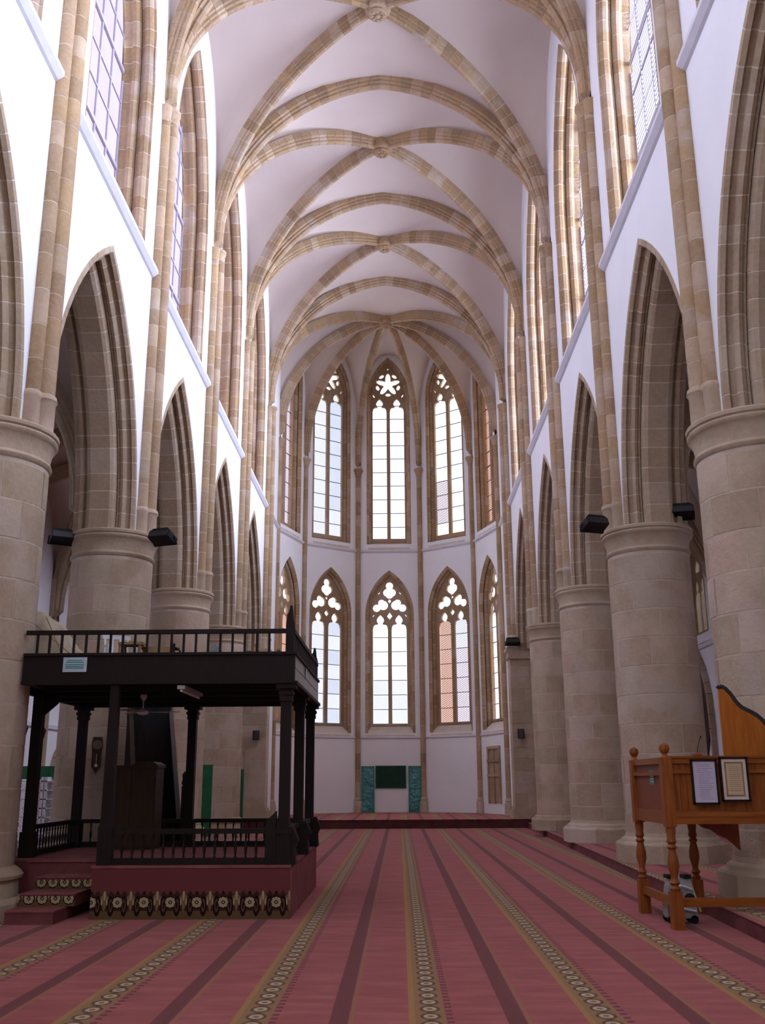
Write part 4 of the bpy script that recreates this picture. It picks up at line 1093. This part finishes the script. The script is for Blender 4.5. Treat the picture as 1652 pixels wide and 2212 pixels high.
for i, (x, y, w, z, lab) in enumerate(((-5.3, 29.5, .42, 2.12, 'bright green standing panel in front of the farthest left pier'), (-4.86, 33.2, .24, 2.03, 'narrow green standing panel right of the farthest left pier'))):
    t_ = thing('standing_screen', lab, 'screen', (x, y, 0))
    MB().box(-w/2, -.02, .12, w/2, .02, z).build('panel', M_GREEN, t_)
    for sx_ in (-1, 1): MB().box(sx_*w/2-.025, -.03, 0, sx_*w/2+.025, .03, z+.01).build('post', M_GREEN, t_)
for i, y in enumerate((29.1, 30.6)):
    t_ = thing('wall_lantern', ['black wall lantern in the left aisle left of the leaning gallery post', 'black wall lantern in the left aisle right of the leaning gallery post'][i], 'lantern', (-10.55, y, 3.15))
    MB().path([(-.2, 0, -.15), (-.05, 0, -.22), (.0, 0, -.2)], .02).build('bracket', M_BLACK, t_)
    MB().lathe([(.05, -.2), (.10, .02), (.12, .03), (.03, .14), (.02, .2), (0, .22)], 6).build('cage', M_BLACK, t_)
    MB().lathe([(.03, -.15), (.07, 0)], 6).build('glass', M_WHITEP, t_)
MB().box(-XA, 28.0, 3.3, -XA+.08, 37, 3.42).build('string_course', M_STRING, bpy.data.objects['wall_aisle_left'], M=T(0, 0, 0))

# ================================================================== LAMPS AND SPEAKERS ON THE STONEWORK
def flood(label, loc, rz, tilt, w=.46, grp='floodlights on the pier capitals'):
    t_ = thing('floodlight', label, 'lamp', loc, rz, grp); R_ = Matrix.Rotation(tilt, 4, 'X')
    MB().prism([(-w/2, -.10), (w/2, -.10), (w/2, .04), (w/2-.07, .10), (-w/2+.07, .10), (-w/2, .04)], -.16, .16, 'Y').build('housing', M_BLACK, t_, local=R_)
    MB().box(-w/2+.02, -.17, -.09, w/2-.02, -.16, .03).build('glass', M_DARKP, t_, local=R_)
    MB().path([(-w/2-.02, 0, 0), (-w/2-.02, .1, -.14), (w/2+.02, .1, -.14), (w/2+.02, 0, 0)], .014).build('yoke', M_BLACK, t_)
flood('black floodlight on the outer side of the second left pier capital', (-6.18, 18.5, 6.27), .5, -.3, .42)
flood('black floodlight on the nave side of the second left pier capital', (-4.16, 18.4, 6.22), -.35, -.4, .46)
flood('black floodlight on the nave side of the second right pier capital', (4.20, 18.4, 6.40), .35, -.4, .46)
flood('black floodlight on the outer side of the second right pier capital', (5.88, 18.45, 6.64), -.2, -.3, .52)
flood('small black floodlight on the squared end pier at the right', (4.66, 36.6, 6.64), 0, -.3, .5)
for lab, loc in (('small black loudspeaker on the left end pier beside the apse', (-4.86, 36.72, 3.28)), ('small black loudspeaker on the right end pier beside the apse', (4.85, 36.72, 3.28))):
    t_ = thing('wall_speaker', lab, 'speaker', loc, .3 if loc[0] < 0 else -.3, 'small wall loudspeakers')
    MB().box(-.11, -.1, -.17, .11, .08, .17).build('cabinet', M_BLACK, t_); MB().box(-.09, -.108, -.15, .09, -.1, .15).build('grille', M_DARKP, t_)
    MB().box(-.03, .08, -.03, .03, .16, .03).build('bracket', M_BLACK, t_)

# ================================================================== APSE PANELS
yb = YC+FD-.04
dg = thing('dark_green_board', 'dark green rectangular board hung low on the central apse wall', 'board', (0, yb, 1.83))
MB().box(-.66, -.03, -.46, .66, .02, .46).build('board', M_DKGREEN, dg); MB().box(-.69, -.035, -.49, .69, .0, -.46).box(-.69, -.035, .46, .69, .0, .49).box(-.69, -.035, -.49, -.66, 0, .49).box(.66, -.035, -.49, .69, 0, .49).build('frame', M_GREEN, dg)
M_SHEEN = nt('glossy_teal_film', .12, .8)[0]; M_SHEEN.node_tree.nodes['Principled BSDF'].inputs['Base Color'].default_value = (.03, .24, .24, 1)
_t = M_SHEEN.node_tree; bump(_t, _t.nodes['Principled BSDF'], noise(_t, 3.5, 3, geo_pos(_t)), .9, .15)
for i, x in enumerate((-1.03, 1.08)):
    t_ = thing('teal_screen', ['tall narrow teal panel left of the dark green board in the apse', 'tall narrow shiny teal panel right of the dark green board in the apse'][i], 'panel', (x, yb, .31))
    MB().box(-.24, -.03, .05, .24, .0, 1.93).build('film', M_SHEEN, t_)
    MB().box(-.29, -.05, 0, -.24, .0, 1.98).box(.24, -.05, 0, .29, .0, 1.98).box(-.29, -.05, 1.93, .29, .0, 1.99).box(-.29, -.05, 0, .29, .0, .05).build('frame', M_TEAL, t_)

# ================================================================== PINE PULPIT (right)
pp = thing('pine_pulpit', 'orange varnished pine preaching platform on turned legs beside the nearest right pier', 'pulpit', (3.5, 11.8, 0))
def pb(name, mb, mat=M_PINE, sm=False, par=None): return mb.build(name, mat, par or pp, sm, M=T(0, 0, 0))
def pleg(x, y, z0, top, fin=True):
    w = .065
    mb = MB().box(x-w, y-w, z0, x+w, y+w, .40).lathe([(w*.8, .40), (w*.95, .43), (w*.6, .46), (w*.95, .49), (w*.6, .52), (w*.6, .56), (w*1.0, .66), (w*.95, .74), (w*.6, .84), (w*.9, .87), (w*.6, .90), (w*.9, .93), (w*.7, .97), (w*.85, 1.04), (w*.8, 1.10)], 14, x, y)
    pb('leg', mb, M_PINE, True)
    if top:
        pb('post', MB().box(x-w*.95, y-w*.95, 1.09, x+w*.95, y+w*.95, 1.86))
        if fin: pb('ball_finial', MB().lathe([(w*.95, 1.86), (w*.5, 1.885), (w*.45, 1.90), (w*.8, 1.93), (w*.95, 1.96), (w*.8, 2.00), (w*.3, 2.02), (0, 2.025)], 14, x, y), M_PINE, True)
pleg(3.48, 11.80, 0, True); pleg(3.46, 13.24, 0, True); pleg(4.12, 13.20, 0, False)
XR = 5.5
pb('top_rail', MB().box(3.54, 11.76, 1.79, XR, 11.84, 1.86).box(3.54, 11.745, 1.85, XR, 11.855, 1.875), M_PINE_H)
pb('middle_rail', MB().box(3.54, 11.755, 1.68, XR, 11.82, 1.72), M_PINE_H)
pb('bottom_rail', MB().box(3.54, 11.745, 1.12, XR, 11.84, 1.20).box(3.54, 11.735, 1.20, XR, 11.84, 1.26), M_PINE_H)
x = 3.55
while x < XR-.02:
    pb('board', MB().box(x, 11.785, 1.25, x+.076, 11.80, 1.80)); x += .08
pb('side_panel', MB().box(3.45, 11.86, 1.25, 3.475, 13.18, 1.80), M_PINED)
pb('side_rail', MB().box(3.42, 11.86, 1.79, 3.50, 13.18, 1.86)); pb('side_rail', MB().box(3.42, 11.86, 1.66, 3.49, 13.18, 1.70)); pb('side_rail', MB().box(3.42, 11.86, 1.12, 3.50, 13.18, 1.26))
pb('deck', MB().box(3.46, 11.80, 1.14, 4.30, 13.28, 1.18).box(4.29, 11.80, 1.14, XR, 12.10, 1.18), M_PINE_H)
pb('back_rail', MB().box(3.46, 13.22, 1.10, 4.2, 13.28, 1.2), M_PINED)
pb('stretcher', MB().box(3.54, 11.775, .235, XR, 11.825, .33), M_PINE_H); pb('stretcher', MB().box(3.435, 11.86, .235, 3.485, 13.18, .33))
pb('bracket', MB().prism([(3.95, 1.10), (4.30, 1.10), (4.42, 1.1), (4.42, .80), (4.36, .86), (4.28, .93), (4.18, .97), (4.10, 1.03), (4.0, 1.06)], 12.30, 12.36, 'Y'), M_PINED)
hp = [(4.25, 1.80), (4.25, 2.66), (4.28, 2.685), (4.33, 2.67), (4.40, 2.59), (4.46, 2.49), (4.52, 2.43), (4.60, 2.39), (4.68, 2.345), (4.76, 2.27), (4.84, 2.16), (4.94, 2.06), (5.08, 2.0), (5.3, 1.98), (5.3, 1.80)]
pb('back_panel', MB().prism(hp, 12.05, 12.08, 'Y'), wood('warm_orange_board', (.36, .10, .012), (.55, .19, .03), .35))
ed_ = MB()
for a, b in zip(hp[1:14], hp[2:14]): ed_.bar((a[0], 12.065, a[1]+.012), (b[0], 12.065, b[1]+.012), .03, .05)
pb('panel_edge', ed_, M_DARKP)
pb('panel_edge', MB().box(5.0, 12.05, 1.18, 5.06, 12.08, 1.82), M_PINE)
gs = thing('green_sticker', 'small green sticker on the left side panel of the pine pulpit', 'sticker', (3.449, 12.33, 1.64))
MB().box(-.006, -.11, -.085, 0, .11, .085).build('label', M_TEAL, gs)
for z in (-.05, -.02, .01, .04): MB().box(-.008, -.07, z-.005, -.006, .07, z+.005).build('text_line', M_CREAM, gs)
def framed(label, x0, x1, z0, z1, paper, style):
    t_ = thing('framed_notice', label, 'picture frame', ((x0+x1)/2, 11.725, (z0+z1)/2), 0, 'framed notices on the pulpit')
    w, h_ = (x1-x0)/2, (z1-z0)/2
    MB().box(-w, -.02, -h_, w, .005, -h_+.022).box(-w, -.02, h_-.022, w, .005, h_).box(-w, -.02, -h_, -w+.022, .005, h_).box(w-.022, -.02, -h_, w, .005, h_).build('frame', M_WOOD, t_)
    MB().box(-w+.02, -.008, -h_+.02, w-.02, .0, h_-.02).build('sheet', paper, t_)
    rnd = random.Random(3)
    if style == 0:
        z = h_-.06
        while z > -h_+.05:
            a = rnd.uniform(.06, .09); MB().box(-w+a, -.010, z-.0035, w-rnd.uniform(.05, .10), -.008, z+.0035).build('text_line', plain_cache, t_); z -= .021
    else:
        for q, (a, mt) in enumerate(((.055, M_CARD), (.075, M_PARCH))): MB().box(-w+a, -.010-.002*q, -h_+a, w-a, -.008-.001*q, h_-a).build('border' if q == 0 else 'parchment', mt, t_)
        z = h_-.11
        while z > -h_+.11: MB().box(-w+.10, -.0145, z-.002, w-.10, -.0125, z+.002).build('text_line', M_CARD, t_); z -= .022
plain_cache = plain('faint_ink', (.40, .37, .50), .7, .2, .02)
framed('black framed sheet of small lilac print leaning on the pine pulpit', 3.745, 4.045, 1.335, 1.835, M_PAPER, 0)
framed('framed parchment with ornamental border on the pine pulpit, right of the printed sheet', 4.075, 4.40, 1.365, 1.86, M_CREAM, 1)
mc = thing('gooseneck_microphone', 'thin gooseneck microphone standing on the top rail of the pine pulpit', 'microphone', (3.86, 11.80, 1.876))
MB().lathe([(.05, 0), (.05, .02), (.02, .035), (0, .04)], 14).build('base', M_PINED, mc, True)
MB().path([(0, 0, .03), (.01, 0, .09), (.03, 0, .15), (.05, 0, .2)], .004).build('stem', M_BLACK, mc); MB().tube((.05, 0, .2), (.06, 0, .225), .008).build('head', M_BLACK, mc)
vc = thing('wheeled_grey_machine', 'grey and silver wheeled cleaning machine standing under the pine pulpit', 'machine', (3.66, 12.35, 0))
MB().loft([[(-.17, -.12, .06), (.17, -.12, .06), (.17, .12, .06), (-.17, .12, .06)], [(-.17, -.12, .20), (.17, -.12, .20), (.17, .12, .20), (-.17, .12, .20)], [(-.14, -.10, .40), (.14, -.10, .40), (.14, .10, .40), (-.14, .10, .40)], [(-.11, -.07, .49), (.11, -.07, .49), (.11, .07, .49), (-.11, .07, .49)]]).build('body', M_GREYPL, vc)
for x in (-.095, .095): MB().box(x-.045, -.09, .49, x+.045, .09, .53).build('lid', M_BLACK, vc)
for x in (-.10, .09): MB().lathe([(.06, -.005), (.065, .012), (.03, .02), (0, .02)], 14, M=T(x, -.115, .27) @ Matrix.Rotation(PI/2, 4, 'X')).build('vent', M_BLACK, vc)
MB().path([(-.12, -.13, .38), (0, -.14, .42), (.12, -.13, .38)], .014).path([(-.15, -.14, .14), (0, -.15, .17), (.15, -.14, .14)], .014).build('trim', M_WHITEP, vc)
for x in (-.13, .13):
    for y in (-.1, .1): MB().lathe([(.045, -.02), (.05, -.015), (.05, .015), (.045, .02)], 12, M=T(x, y, .05) @ Matrix.Rotation(PI/2, 4, 'X')).build('wheel', M_BLACK, vc)
MB().tube((.13, 0, .5), (.24, .0, .12), .010).build('handle', M_WHITEP, vc)
